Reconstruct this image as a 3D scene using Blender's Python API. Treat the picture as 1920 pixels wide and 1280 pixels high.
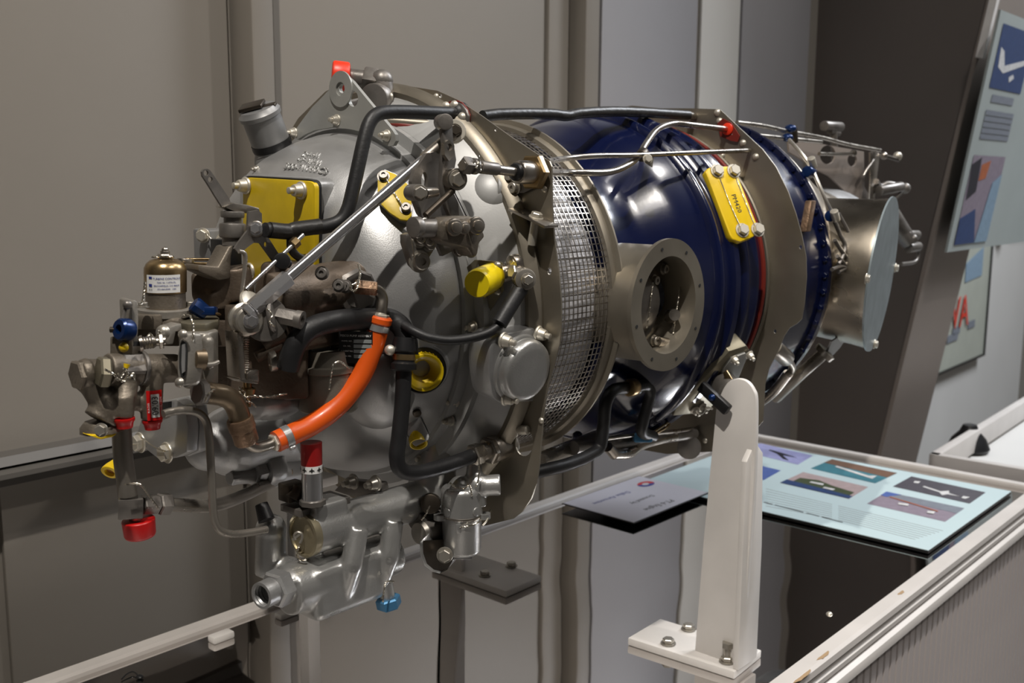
import bpy, bmesh, math, random
from math import sin, cos, pi, radians, sqrt
from mathutils import Vector, Matrix
random.seed(7)
for o in list(bpy.data.objects): bpy.data.objects.remove(o, do_unlink=True)
SC = bpy.context.scene
COL = SC.collection
V = Vector
# ------------------------------------------------------------------ camera
YAW, PIT, ROLL, FPX = .7231, .1555, .0061, 1949.7
CP = V((-1.0943, -1.0141, .1569))
FW = V((cos(YAW)*cos(PIT), sin(YAW)*cos(PIT), -sin(PIT)))
_r = V((sin(YAW), -cos(YAW), 0)); _u = _r.cross(FW)
RT = _r*cos(ROLL) + _u*sin(ROLL); UP = -_r*sin(ROLL) + _u*cos(ROLL)
cam = bpy.data.cameras.new('camera'); cam_o = bpy.data.objects.new('camera', cam); COL.objects.link(cam_o)
cam_o.matrix_world = Matrix(((RT.x, UP.x, -FW.x, CP.x), (RT.y, UP.y, -FW.y, CP.y), (RT.z, UP.z, -FW.z, CP.z), (0, 0, 0, 1)))
cam.sensor_width = 36; cam.lens = 36*FPX/1920; cam.clip_start = .02; cam.clip_end = 60
cam.dof.use_dof = True; cam.dof.focus_distance = 1.16; cam.dof.aperture_fstop = 9
SC.camera = cam_o
# ------------------------------------------------------------------ light
SC.view_settings.view_transform = 'Standard'; SC.view_settings.look = 'None'
SC.view_settings.exposure = -.32; SC.view_settings.gamma = 1.0; SC.view_settings.use_curve_mapping = False
W = bpy.data.worlds.new('world'); SC.world = W; W.use_nodes = True
W.node_tree.nodes['Background'].inputs[0].default_value = (.80, .86, 1, 1)
W.node_tree.nodes['Background'].inputs[1].default_value = .03
def lamp(name, kind, loc, target, power, color, size=.1, spot=60, blend=.5, sy=None):
    l = bpy.data.lights.new(name, kind); o = bpy.data.objects.new(name, l); COL.objects.link(o)
    o.location = loc; d = V(target) - V(loc); o.rotation_euler = d.to_track_quat('-Z', 'Y').to_euler()
    l.energy = power; l.color = color
    if kind == 'SPOT': l.spot_size = radians(spot); l.spot_blend = blend; l.shadow_soft_size = size
    if kind == 'AREA':
        l.size = size
        if sy: l.shape = 'RECTANGLE'; l.size_y = sy
    return o
lamp('track_spot_key', 'SPOT', (-1.72, -1.2, 3.2), (-.2, .25, -.25), 600, (1, .94, .86), .04, 58, .9)
lamp('track_spot_middle', 'SPOT', (.3, -2.2, 2.75), (.35, 0, -.2), 135, (1, .94, .87), .05, 50, .8)
lamp('track_spot_right', 'SPOT', (1.7, -1.3, 3.1), (1.3, .0, -.5), 170, (1, .96, .92), .05, 75, .7)
lamp('fill_panel_hall', 'AREA', (.2, -3.0, 3.4), (0, .2, -.2), 22, (1, .95, .89), 1.6, sy=.6)  # unseen fill panel without fixture, added to brighten wall and engine
lamp('ceiling_panel_cool', 'AREA', (4.4, -1.3, 3.3), (3.8, .8, -.2), 330, (.90, .94, 1), 1.4)
lamp('reflection_fill_strip', 'AREA', (.1, -.9, 3.5), (.1, -.9, 0), 12, (1, .96, .92), 3.4, sy=.12)  # unseen strip added overhead so the chrome has something bright to reflect
# ------------------------------------------------------------------ picture -> place
def ray(u, v): return FW + RT*((u-960)/FPX) - UP*((v-640)/FPX)
def _pl(u, v, ax, k):
    d = ray(u, v); return CP + d*((k - CP[ax])/d[ax])
def PX(u, v, x): return _pl(u, v, 0, x)
def PY(u, v, y): return _pl(u, v, 1, y)
def PZ(u, v, z): return _pl(u, v, 2, z)
def PR(u, v, r):
    d = ray(u, v); a = d.y**2+d.z**2; b = CP.y*d.y+CP.z*d.z; q = CP.y**2+CP.z**2-r*r
    return CP + d*((-b - sqrt(max(b*b-a*q, 0)))/a)
def DP(u, v, P): return CP + ray(u, v)*((V(P)-CP).dot(FW))
def mpp(P): return (V(P)-CP).dot(FW)/FPX
PROF = [(-.372,0),(-.371,.13),(-.366,.148),(-.35,.172),(-.33,.19),(-.30,.203),(-.275,.210),(-.268,.210)]
PROF2 = [(-.268,.210),(-.268,.2155),(-.255,.2175),(-.2545,.231),(-.246,.231),(-.2455,.232),(-.21,.261)]
_pp = PROF + PROF2[1:]
def rprof(x):
    if x < -.372 or x > -.21: return -1
    for (x0, r0), (x1, r1) in zip(_pp, _pp[1:]):
        if x0 <= x <= x1: return r0 + (r1-r0)*((x-x0)/(x1-x0) if x1 > x0 else 0)
    return -1
def surf(u, v, off=0):
    d = ray(u, v); t = .6
    while t < 2.2:
        P = CP + d*t
        if sqrt(P.y**2+P.z**2) < rprof(P.x): break
        t += .0008
    x = min(max(P.x, -.368), -.212); rr = sqrt(P.y**2+P.z**2)
    s = (rprof(x+.002)-rprof(x-.002))/.004
    n = V((-s, P.y/rr, P.z/rr)).normalized()
    return P + n*off, n
def rad(P): return V((0, P.y, P.z)).normalized()
# ------------------------------------------------------------------ materials
M = {}
def mat(name, col, metal=0, rough=.5, var=.0, vscale=40, bump=0, bscale=300, coat=0, spec=.5, rvar=0, col2=None, trans=0, emit=0):
    m = bpy.data.materials.new(name); m.use_nodes = True; nt = m.node_tree; b = nt.nodes['Principled BSDF']
    b.inputs['Base Color'].default_value = (*col, 1); b.inputs['Metallic'].default_value = metal
    b.inputs['Roughness'].default_value = rough; b.inputs['Coat Weight'].default_value = coat; b.inputs['Coat Roughness'].default_value = .08
    b.inputs['Specular IOR Level'].default_value = spec
    if trans: b.inputs['Transmission Weight'].default_value = trans
    if emit: b.inputs['Emission Color'].default_value = (*col, 1); b.inputs['Emission Strength'].default_value = emit
    tc = nt.nodes.new('ShaderNodeTexCoord')
    if var or rvar or col2:
        n = nt.nodes.new('ShaderNodeTexNoise'); n.inputs['Scale'].default_value = vscale; n.inputs['Detail'].default_value = 5
        nt.links.new(tc.outputs['Object'], n.inputs['Vector'])
        r = nt.nodes.new('ShaderNodeValToRGB'); r.color_ramp.elements[0].position = .3; r.color_ramp.elements[1].position = .72
        c2 = col2 or tuple(min(1, x*(1+var)) for x in col); c1 = col if col2 else tuple(x*(1-var) for x in col)
        r.color_ramp.elements[0].color = (*c1, 1); r.color_ramp.elements[1].color = (*c2, 1)
        nt.links.new(n.outputs['Fac'], r.inputs[0]); nt.links.new(r.outputs[0], b.inputs['Base Color'])
        if rvar:
            mr = nt.nodes.new('ShaderNodeMapRange'); mr.inputs[1].default_value = .3; mr.inputs[2].default_value = .7
            mr.inputs[3].default_value = max(.02, rough-rvar); mr.inputs[4].default_value = rough+rvar
            nt.links.new(n.outputs['Fac'], mr.inputs[0]); nt.links.new(mr.outputs[0], b.inputs['Roughness'])
    if bump:
        n2 = nt.nodes.new('ShaderNodeTexNoise'); n2.inputs['Scale'].default_value = bscale; n2.inputs['Detail'].default_value = 3
        nt.links.new(tc.outputs['Object'], n2.inputs['Vector'])
        bp = nt.nodes.new('ShaderNodeBump'); bp.inputs['Strength'].default_value = bump; bp.inputs['Distance'].default_value = .002
        nt.links.new(n2.outputs['Fac'], bp.inputs['Height']); nt.links.new(bp.outputs[0], b.inputs['Normal'])
    M[name] = m; return m
mat('silver', (.43,.43,.43), .68, .40, .10, 14, .09, 650, rvar=.06)
mat('silver_smooth', (.50,.50,.49), .78, .31, .08, 20, .10, 520, rvar=.06)
mat('silver_dull', (.36,.36,.36), .7, .42, .15, 25, .12, 400)
mat('steel', (.47,.43,.38), 1, .30, .12, 30, rvar=.08)
mat('steel_tube', (.36,.33,.29), .75, .30, .15, 18, rvar=.06)
mat('steel_dark', (.19,.175,.16), .6, .40, .25, 30, .08, 300, rvar=.08)
mat('cast_grey', (.29,.27,.24), .55, .42, .2, 24, .12, 400)
mat('cast_olive', (.22,.20,.165), .5, .45, .2, 24, .12, 400)
mat('cast_dark', (.17,.145,.115), .55, .50, .3, 22, .2, 350)
mat('cast_brown', (.13,.10,.075), .5, .48, .35, 24, .2, 350)
mat('fireseal', (.29,.26,.21), .8, .44, .10, 10, .03, 200, rvar=.07)
mat('plate_grey', (.36,.36,.34), .35, .45, .12, 18, .05, 250)
mat('olive_plate', (.20,.18,.13), .7, .45, .15, 20)
mat('chrome', (.80,.80,.82), .92, .16)
mat('nut', (.46,.43,.38), .8, .36, .15, 60)
mat('nut_pale', (.62,.58,.50), .7, .42, .12, 60)
mat('nut_dark', (.09,.075,.06), .9, .4)
mat('bronze_dark', (.22,.17,.115), .85, .32, .25, 25, rvar=.08)
mat('bronze_pale', (.40,.35,.24), .8, .36, .2, 30)
mat('bronze', (.38,.27,.14), .95, .30, .25, 25, rvar=.08)
mat('bronze_rough', (.24,.155,.10), .75, .5, .4, 60, .5, 220)
mat('copper', (.55,.24,.13), 1, .35)
mat('rubber', (.012,.012,.013), 0, .48, .3, 40, .12, 300, spec=.45)
mat('rubber_tape', (.016,.015,.014), 0, .42, .3, 60, .35, 120, spec=.5)
mat('clamp_steel', (.62,.62,.62), .75, .24)
mat('orange', (.70,.095,.008), 0, .36, .06, 30, .04, 200, coat=.1)
mat('red_cap', (.55,.006,.006), 0, .40, .08, 30)
mat('red_orange_cap', (.80,.035,.008), 0, .40)
mat('red_seal', (.17,.014,.008), 0, .5)
mat('red_band', (.30,.012,.012), .1, .3, coat=.3)
mat('yellow_plastic', (.80,.62,.005), 0, .34, .05, 20, spec=.5)
mat('yellow_plug', (.62,.44,.005), 0, .32, .06, 20, coat=.2)
mat('yellow_paint', (.60,.42,.008), 0, .40, .12, 30, .05, 200)
mat('yellow_bright', (.82,.56,.008), 0, .40, .05, 30)
mat('plug_brown', (.30,.12,.01), 0, .5)
mat('blue', (.0022,.0048,.030), 0, .20, .15, 12, .03, 120, coat=.6, spec=.6)
mat('blue_anod', (.003,.022,.10), .4, .28)
mat('blue_light', (.07,.22,.40), .4, .3)
mat('black_part', (.012,.012,.013), .2, .38)
mat('hole', (.006,.006,.006), 0, .7)
mat('white_paint', (.72,.69,.66), 0, .36, .05, 12, .03, 120, spec=.4)
mat('white_trim', (.58,.545,.515), 0, .42, .07, 8)
mat('chip', (.36,.24,.13), 0, .6)
mat('silver_flat', (.36,.36,.355), .35, .48, .08, 20, .03, 500)
mat('neck_grey', (.25,.25,.25), .5, .42, .1, 30)
mat('screen_core', (.62,.62,.65), .1, .5, .10, 40)
mat('exhaust', (.44,.39,.32), 1, .30, .22, 7, rvar=.1)
mat('blank', (.30,.35,.37), .55, .42, .14, 28, .04, 200)
mat('label_white', (.75,.75,.74), 0, .4)
mat('ink_blue', (.02,.035,.22), 0, .5)
mat('ink_black', (.015,.015,.015), 0, .5)
mat('ink_grey', (.22,.24,.24), 0, .6)
mat('print_pale', (.50,.62,.645), 0, .42)
mat('placard_face', (.60,.59,.66), 0, .35)
mat('edge_black', (.01,.01,.01), 0, .3)
mat('wall_grey', (.215,.195,.17), 0, .55, .06, 1.2, .05, 60)
mat('wall_cool', (.30,.295,.31), 0, .55, .04, 2, .04, 60)
mat('wall_white', (.62,.61,.585), 0, .6, .03, 2)
mat('post_grey', (.20,.18,.155), 0, .5, .06, 2)
mat('girt_grey', (.075,.068,.06), 0, .5)
mat('column_dark', (.105,.088,.078), 0, .55, .08, 2)
mat('column_flange', (.225,.19,.165), 0, .55, .05, 2)
mat('floor_dark', (.10,.09,.08), 0, .6)
mat('ceiling_dark', (.08,.08,.08), 0, .8)
mat('board_grey', (.50,.455,.44), 0, .5, .05, 5)
mat('wire', (.62,.58,.50), 1, .3)
# acrylic mirror with a slight waviness
m = bpy.data.materials.new('mirror'); m.use_nodes = True; _nt = m.node_tree; _b = _nt.nodes['Principled BSDF']
_b.inputs['Base Color'].default_value = (.74, .715, .70, 1); _b.inputs['Metallic'].default_value = 1; _b.inputs['Roughness'].default_value = .025
_tc = _nt.nodes.new('ShaderNodeTexCoord'); _n = _nt.nodes.new('ShaderNodeTexNoise'); _n.inputs['Scale'].default_value = 5.5; _n.inputs['Detail'].default_value = 0
_nt.links.new(_tc.outputs['Object'], _n.inputs['Vector']); _bp = _nt.nodes.new('ShaderNodeBump'); _bp.inputs['Strength'].default_value = .35; _bp.inputs['Distance'].default_value = .004
_nt.links.new(_n.outputs['Fac'], _bp.inputs['Height']); _nt.links.new(_bp.outputs[0], _b.inputs['Normal']); M['mirror'] = m
# ------------------------------------------------------------------ objects
WM = {}
def link(o, parent, world):
    COL.objects.link(o); WM[o] = world
    if parent is not None:
        o.parent = parent; o.matrix_parent_inverse = WM[parent].inverted()
    o.matrix_basis = world
    return o
def thing(name, label, cat, loc, group=None, kind=None):
    o = bpy.data.objects.new(name, None); o.empty_display_size = .05; link(o, None, Matrix.Translation(V(loc)))
    return tag(o, label, cat, group, kind)
def tag(o, label=None, cat=None, group=None, kind=None):
    if label: o['label'] = label
    if cat: o['category'] = cat
    if group: o['group'] = group
    if kind: o['kind'] = kind
    return o
def frame(n):
    n = V(n).normalized(); a = V((0, 0, 1)) if abs(n.z) < .9 else V((1, 0, 0))
    ex = a.cross(n).normalized(); return ex, n.cross(ex), n
def catmull(pts, sub):
    pts = [V(p) for p in pts]
    if len(pts) < 3 or sub <= 1: return pts
    P = [pts[0]*2-pts[1]] + pts + [pts[-1]*2-pts[-2]]; out = []
    for i in range(1, len(P)-2):
        a, b, c, d = P[i-1:i+3]
        for k in range(sub):
            t = k/sub
            out.append(.5*((2*b) + (c-a)*t + (2*a-5*b+4*c-d)*t*t + (3*b-a-3*c+d)*t**3))
    return out + [pts[-1]]
class MB:
    def __init__(s): s.bm = bmesh.new()
    def ring(s, c, ex, ey, r, seg, ph=0):
        if r <= 1e-6: return [s.bm.verts.new(c)]
        return [s.bm.verts.new(c + ex*(r*cos(2*pi*i/seg+ph)) + ey*(r*sin(2*pi*i/seg+ph))) for i in range(seg)]
    def bridge(s, a, b):
        f = s.bm.faces.new
        if len(a) == 1 and len(b) == 1: return
        n = max(len(a), len(b))
        for i in range(n):
            j = (i+1) % n
            try:
                if len(a) == 1: f((a[0], b[j], b[i]))
                elif len(b) == 1: f((a[i], a[j], b[0]))
                else: f((a[i], a[j], b[j], b[i]))
            except ValueError: pass
    def lathe(s, o, d, prof, seg=40, ph=0, cap=True):
        ex, ey, n = frame(d); o = V(o); rs = [s.ring(o+n*t, ex, ey, r, seg, ph) for t, r in prof]
        for a, b in zip(rs, rs[1:]): s.bridge(a, b)
        if cap:
            for q in (rs[0], rs[-1]):
                if len(q) > 2:
                    try: s.bm.faces.new(q)
                    except ValueError: pass
        return s
    def cyl(s, p0, p1, r0, r1=None, seg=24, cap=True):
        p0, p1 = V(p0), V(p1); return s.lathe(p0, p1-p0, [(0, r0), ((p1-p0).length, r0 if r1 is None else r1)], seg, 0, cap)
    def rcyl(s, p0, p1, r, b=None, seg=32):   # cylinder with rounded edges
        p0, p1 = V(p0), V(p1); L = (p1-p0).length; b = b or min(r, L)*.15
        pr = [(0, 0), (0, r-b), (b*.3, r-b*.3), (b, r), (L-b, r), (L-b*.3, r-b*.3), (L, r-b), (L, 0)]
        return s.lathe(p0, p1-p0, pr, seg)
    def hexa(s, p0, p1, r, seg=6):
        p0, p1 = V(p0), V(p1); L = (p1-p0).length; b = min(.12*r, L*.2)
        return s.lathe(p0, p1-p0, [(0, 0), (0, r-b), (b, r), (L-b, r), (L, r-b), (L, 0)], seg)
    def tube(s, pts, r, seg=14, sub=6, r1=None, cap=True):
        P = catmull(pts, sub); n = len(P); prev = None; rs = []
        for i, p in enumerate(P):
            t = (P[min(i+1, n-1)]-P[max(i-1, 0)]).normalized()
            if prev is None: ex, ey, _ = frame(t)
            else:
                ex = (prev - t*prev.dot(t)).normalized(); ey = t.cross(ex)
            prev = ex; rr = r + ((r1-r)*i/(n-1) if r1 is not None else 0)
            rs.append(s.ring(p, ex, ey, rr, seg))
        for a, b in zip(rs, rs[1:]): s.bridge(a, b)
        if cap: s.bm.faces.new(rs[0]); s.bm.faces.new(rs[-1])
        return s
    def sph(s, c, r, seg=20, sc=(1, 1, 1), ax=None):
        c = V(c); ex, ey, n = frame(ax or (0, 0, 1)); rs = []
        for k in range(seg//2+1):
            a = pi*k/(seg//2); rr = r*sin(a); o = c - n*(r*cos(a)*sc[2])
            rs.append([s.bm.verts.new(o)] if rr < 1e-6 else [s.bm.verts.new(o+ex*(rr*sc[0]*cos(2*pi*i/seg))+ey*(rr*sc[1]*sin(2*pi*i/seg))) for i in range(seg)])
        for a, b in zip(rs, rs[1:]): s.bridge(a, b)
        return s
    def box(s, c, ax, h, bev=0, seg=2):
        c = V(c); ax = [V(a).normalized() for a in ax]
        v = [s.bm.verts.new(c + ax[0]*h[0]*i + ax[1]*h[1]*j + ax[2]*h[2]*k) for i in (-1, 1) for j in (-1, 1) for k in (-1, 1)]
        fs = [s.bm.faces.new([v[i] for i in q]) for q in ((0,1,3,2),(4,6,7,5),(0,4,5,1),(2,3,7,6),(0,2,6,4),(1,5,7,3))]
        if bev:
            es = list({e for f in fs for e in f.edges}); bmesh.ops.bevel(s.bm, geom=es, offset=bev, segments=seg, affect='EDGES', profile=.5)
        return s
    def plate(s, pts, thick, holes=(), bev=0):
        """flat sheet through pts (3-D, roughly planar), extruded by the vector thick"""
        tb = bmesh.new(); th = V(thick)
        for loop in [pts]+list(holes):
            vs = [tb.verts.new(V(p)) for p in loop]
            for i in range(len(vs)): tb.edges.new((vs[i], vs[(i+1) % len(vs)]))
        if holes: bmesh.ops.triangle_fill(tb, use_beauty=True, use_dissolve=False, edges=tb.edges[:])
        else: tb.faces.new(tb.verts[:])
        r = bmesh.ops.extrude_face_region(tb, geom=tb.faces[:])
        bmesh.ops.translate(tb, vec=th, verts=[e for e in r['geom'] if isinstance(e, bmesh.types.BMVert)])
        bmesh.ops.recalc_face_normals(tb, faces=tb.faces[:])
        if bev and not holes:
            es = [e for e in tb.edges if len(e.link_faces) == 2 and e.calc_face_angle(0) > .5]
            bmesh.ops.bevel(tb, geom=es, offset=bev, segments=2, affect='EDGES', profile=.5)
        me = bpy.data.meshes.new('t'); tb.to_mesh(me); tb.free(); s.bm.from_mesh(me); bpy.data.meshes.remove(me)
        return s
    def out(s, name, mt, parent=None, sharp=38, label=None, cast=0, smooth=True, kind=None):
        bm = s.bm; bmesh.ops.remove_doubles(bm, verts=bm.verts[:], dist=1e-6)
        bmesh.ops.recalc_face_normals(bm, faces=bm.faces[:])
        lo = [min(v.co[i] for v in bm.verts) for i in range(3)]; hi = [max(v.co[i] for v in bm.verts) for i in range(3)]
        c = (V(lo)+V(hi))/2
        bmesh.ops.translate(bm, vec=-c, verts=bm.verts[:])
        me = bpy.data.meshes.new(name); bm.to_mesh(me); bm.free()
        me.materials.append(M[mt])
        if smooth:
            me.polygons.foreach_set('use_smooth', [True]*len(me.polygons)); me.set_sharp_from_angle(angle=radians(sharp if not cast else 180))
        o = bpy.data.objects.new(name, me); link(o, parent, Matrix.Translation(c))
        if cast:
            md = o.modifiers.new('remesh', 'REMESH'); md.mode = 'VOXEL'; md.voxel_size = cast; md.use_smooth_shade = True
            sm = o.modifiers.new('smooth', 'SMOOTH'); sm.factor = .5; sm.iterations = 5
        if label: o['label'] = label
        if kind: o['kind'] = kind
        return o
def rpoly(pts, r, n=5):
    out = []; N = len(pts)
    for i in range(N):
        p, a, c = V((*pts[i], 0)), V((*pts[i-1], 0)), V((*pts[(i+1) % N], 0)); d1 = a-p; d2 = c-p; k = min(r, d1.length*.45, d2.length*.45); s_, e_ = p+d1.normalized()*k, p+d2.normalized()*k
        for j in range(n+1):
            t = j/n; q = s_*(1-t)**2 + p*2*t*(1-t) + e_*t*t; out.append((q.x, q.y))
    return out
def circ(c, ex, ey, r, n=20, ry=None): return [V(c)+ex*(r*cos(2*pi*i/n))+ey*((ry or r)*sin(2*pi*i/n)) for i in range(n)]
def pxcirc(f, u, v, ru, rv=None, n=16): return [f(u+ru*cos(2*pi*i/n), v+(rv or ru)*sin(2*pi*i/n)) for i in range(n)]
BM = {}
def stamp(key, build, name, mt, P, n, size, parent, label=None, spin=0):
    if (key, mt) not in BM:
        b = MB(); build(b); bmesh.ops.recalc_face_normals(b.bm, faces=b.bm.faces[:]); me = bpy.data.meshes.new(key); b.bm.to_mesh(me); b.bm.free()
        me.materials.append(M[mt]); me.polygons.foreach_set('use_smooth', [True]*len(me.polygons)); me.set_sharp_from_angle(angle=radians(38)); BM[(key, mt)] = me
    o = bpy.data.objects.new(name, BM[(key, mt)]); ex, ey, nn = frame(n)
    w = Matrix(((ex.x, ey.x, nn.x, 0), (ex.y, ey.y, nn.y, 0), (ex.z, ey.z, nn.z, 0), (0, 0, 0, 1)))
    w = Matrix.Translation(V(P)) @ w @ Matrix.Rotation(spin, 4, 'Z') @ Matrix.Diagonal((size, size, size, 1))
    link(o, parent, w)
    if label: o['label'] = label
    return o
def _hexb(b): b.lathe((0,0,0), (0,0,1), [(0,0),(0,1.25),(.12,1.3),(.22,1.25),(.22,0)], 20); b.hexa((0,0,.2), (0,0,.95), 1)
def _stud(b):
    b.lathe((0,0,0), (0,0,1), [(0,0),(0,1.15),(.15,1.2),(.35,1.1),(.4,.95),(.6,.88),(1.1,.82),(1.35,.72),(1.4,.5),(1.4,0)], 18)
    b.lathe((0,0,0), (0,0,1), [(1.3,.42),(1.75,.45),(2.1,.45),(2.15,.38),(2.15,0)], 14)
def _dome(b): b.lathe((0,0,0), (0,0,1), [(0,0),(0,1),(.3,.92),(.6,.6),(.72,.25),(.74,0)], 16)
def _cap(b): b.lathe((0,0,0), (0,0,1), [(0,0),(0,1.2),(.15,1.2),(.15,.9),(.9,.9),(1,.8),(1,.4),(.7,.35),(.7,0)], 18)
def bolt(P, n, mm, parent, mt='nut', spin=0): return stamp('hexb', _hexb, 'bolt', mt, P, n, mm, parent, spin=spin)
def stud(P, n, mm, parent, mt='nut_pale'): return stamp('stud', _stud, 'stud_nut', mt, P, n, mm, parent)
def rivet(P, n, mm, parent, mt='nut_pale'): return stamp('dome', _dome, 'rivet', mt, P, n, mm, parent)
def capnut(P, n, mm, parent, mt='nut_pale'): return stamp('cap', _cap, 'cap_screw', mt, P, n, mm, parent)
def wire(pts, parent, r=.0007, name='safety_wire', mt='wire'):   # twisted pair
    P = catmull(pts, 10); b = MB(); L = 0; A = []; B = []; Q = []
    for i in range(len(P)-1):
        k = max(1, int((P[i+1]-P[i]).length/.0012))
        for j in range(k): Q.append(P[i].lerp(P[i+1], j/k))
    Q.append(P[-1])
    for i, p in enumerate(Q):
        t = (Q[min(i+1, len(Q)-1)]-Q[max(i-1, 0)]).normalized(); ex, ey, _ = frame(t)
        if i: L += (p-Q[i-1]).length
        a = L/.0065*2*pi; off = (ex*cos(a)+ey*sin(a))*r*.8
        A.append(p+off); B.append(p-off)
    b.tube(A, r, 5, 1); b.tube(B, r, 5, 1)
    return b.out(name, mt, parent)
def text(s, name, mt, parent, o, ex, ey, size, align='CENTER', ext=.0003, bend=None, label=None):
    cu = bpy.data.curves.new('t', 'FONT'); cu.body = s; cu.size = size; cu.align_x = align; cu.align_y = 'CENTER'; cu.extrude = ext; cu.resolution_u = 2
    to = bpy.data.objects.new('t', cu); COL.objects.link(to); dg = bpy.context.evaluated_depsgraph_get()
    me = bpy.data.meshes.new_from_object(to.evaluated_get(dg)); bpy.data.objects.remove(to); bpy.data.curves.remove(cu)
    ex = V(ex).normalized(); ey = V(ey).normalized(); n = ex.cross(ey); b = MB(); b.bm.from_mesh(me); bpy.data.meshes.remove(me)
    for v in b.bm.verts:
        x, y, z = v.co
        v.co = bend(x, y, z) if bend else V(o)+ex*x+ey*y+n*z
    return b.out(name, mt, parent, smooth=False, label=label)
X3 = (V((1,0,0)), V((0,1,0)), V((0,0,1)))
# ================================================================== the setting
ZT = -.57                     # mirror surface of the display case
YW = .70                      # back wall
FL = -1.45
b = MB(); b.box((1.5, -1.6, FL-.02), X3, (5.2, 3.0, .02)); tag(b.out('floor', 'floor_dark', smooth=False), kind='structure')
b = MB(); b.box((1.5, -1.6, 3.62), X3, (5.2, 3.0, .02)); tag(b.out('ceiling', 'ceiling_dark', smooth=False), kind='structure')
x_end = 2.52
b = MB(); b.box(((-3.7+x_end)/2, YW+.05, 1.075), X3, ((x_end+3.7)/2, .05, 2.525))
wb = tag(b.out('wall_back', 'wall_grey', smooth=False), kind='structure')
b = MB(); b.box((4.6, YW+.35, 1.075), X3, (2.2, .05, 2.525)); tag(b.out('wall_right', 'wall_white', smooth=False), kind='structure')
b = MB(); b.box((6.75, -1.6, 1.075), X3, (.05, 3.0, 2.525)); tag(b.out('wall_far', 'wall_grey', smooth=False), kind='structure')
b = MB(); b.box((-3.7, -1.6, 1.075), X3, (.05, 3.0, 2.525)); tag(b.out('wall_left', 'wall_grey', smooth=False), kind='structure')
b = MB(); b.box((1.5, -4.6, 1.075), X3, (5.2, .05, 2.525)); tag(b.out('wall_front', 'wall_grey', smooth=False), kind='structure')
def post(n, u0, u1, u2, mt, vv=100):     # steel post in front of the wall: left face u0..u1, front face u1..u2
    x0 = PY(u0, vv, YW).x; y1 = PX(u1, vv, x0).y; x2 = PY(u2, vv, y1).x
    b = MB(); b.box(((x0+x2)/2, (y1+YW)/2, 1.075), X3, ((x2-x0)/2, (YW-y1)/2, 2.525), .004)
    return tag(b.out('trim_%d' % n, mt), kind='structure')
post(1, 431, 474, 515, 'post_grey'); post(2, 1064, 1098, 1124, 'post_grey')
def panel(n, u0, u1, mt, d=.012, vv=100):
    x0, x1 = PY(u0, vv, YW-d).x, PY(u1, vv, YW-d).x
    b = MB(); b.box(((x0+x1)/2, YW-d/2, 1.075), X3, ((x1-x0)/2, d/2, 2.525), .002)
    return tag(b.out('trim_%d' % n, mt), kind='structure')
panel(3, -60, 428, 'wall_grey'); panel(4, 514, 1021, 'wall_grey'); panel(5, 1029, 1066, 'wall_grey', .02)
panel(6, 1128, 1306, 'wall_cool', .015); panel(7, 1390, 1516, 'wall_cool', .012)
post(8, 1308, 1314, 1386, 'wall_white')
def seam(n, u, w=.003):
    x0 = PY(u, 100, YW-.005).x; b = MB(); b.box((x0, YW-.004, 1.075), X3, (w, .004, 2.525)); return tag(b.out('trim_%d' % n, 'hole', smooth=False), kind='structure')
seam(10, 1025, .005)
# horizontal girt on the wall, left
z1 = PY(0, 858, YW-.05).z; z2 = PY(0, 921, YW-.05).z
x1 = PY(425, 800, YW).x; h = (z1-z2)
b = MB(); b.plate([(x1, YW, z1), (x1, YW-.05, z1), (x1, YW-.06, z1-.25*h), (x1, YW-.045, z1-.30*h), (x1, YW-.075, z1-.40*h), (x1, YW-.075, z1-.55*h), (x1, YW-.03, z1-.62*h), (x1, YW-.03, z2), (x1, YW, z2)], (-2.2, 0, 0))
tag(b.out('trim_9', 'girt_grey', sharp=20), kind='structure')
# tapered steel column at the right
xc = PY(1525, 100, YW).x + .02
t0 = PX(1851, 0, xc); t1 = PX(1644, 858, xc)
sl = (t0-t1)/(t0.z-t1.z)
top = t1 + sl*(3.6-t1.z); bot = t1 + sl*(FL-t1.z)
colm = thing('steel_column', 'dark brown tapered steel column rising behind the far end of the engine', 'column', (xc, YW, FL), kind='structure')
b = MB(); b.plate([(xc, YW, 3.6), (xc, top.y, 3.6), (xc, bot.y, FL), (xc, YW, FL)], (.012, 0, 0)); b.out('web', 'column_dark', colm, smooth=False)
xf = PY(1718, 879, t1.y).x
fl_n = V((0, -1, 0)) - sl*0
def flange_pt(z, off=0): 
    p = t1 + sl*(z-t1.z); return V((0, p.y - off, p.z))
b = MB()
b.plate([(xc-.004, flange_pt(3.6).y, 3.6), (xf, flange_pt(3.6).y, 3.6), (xf, flange_pt(FL).y, FL), (xc-.004, flange_pt(FL).y, FL)], (0, -.014, 0)); b.out('flange', 'column_flange', colm, smooth=False)
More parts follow.
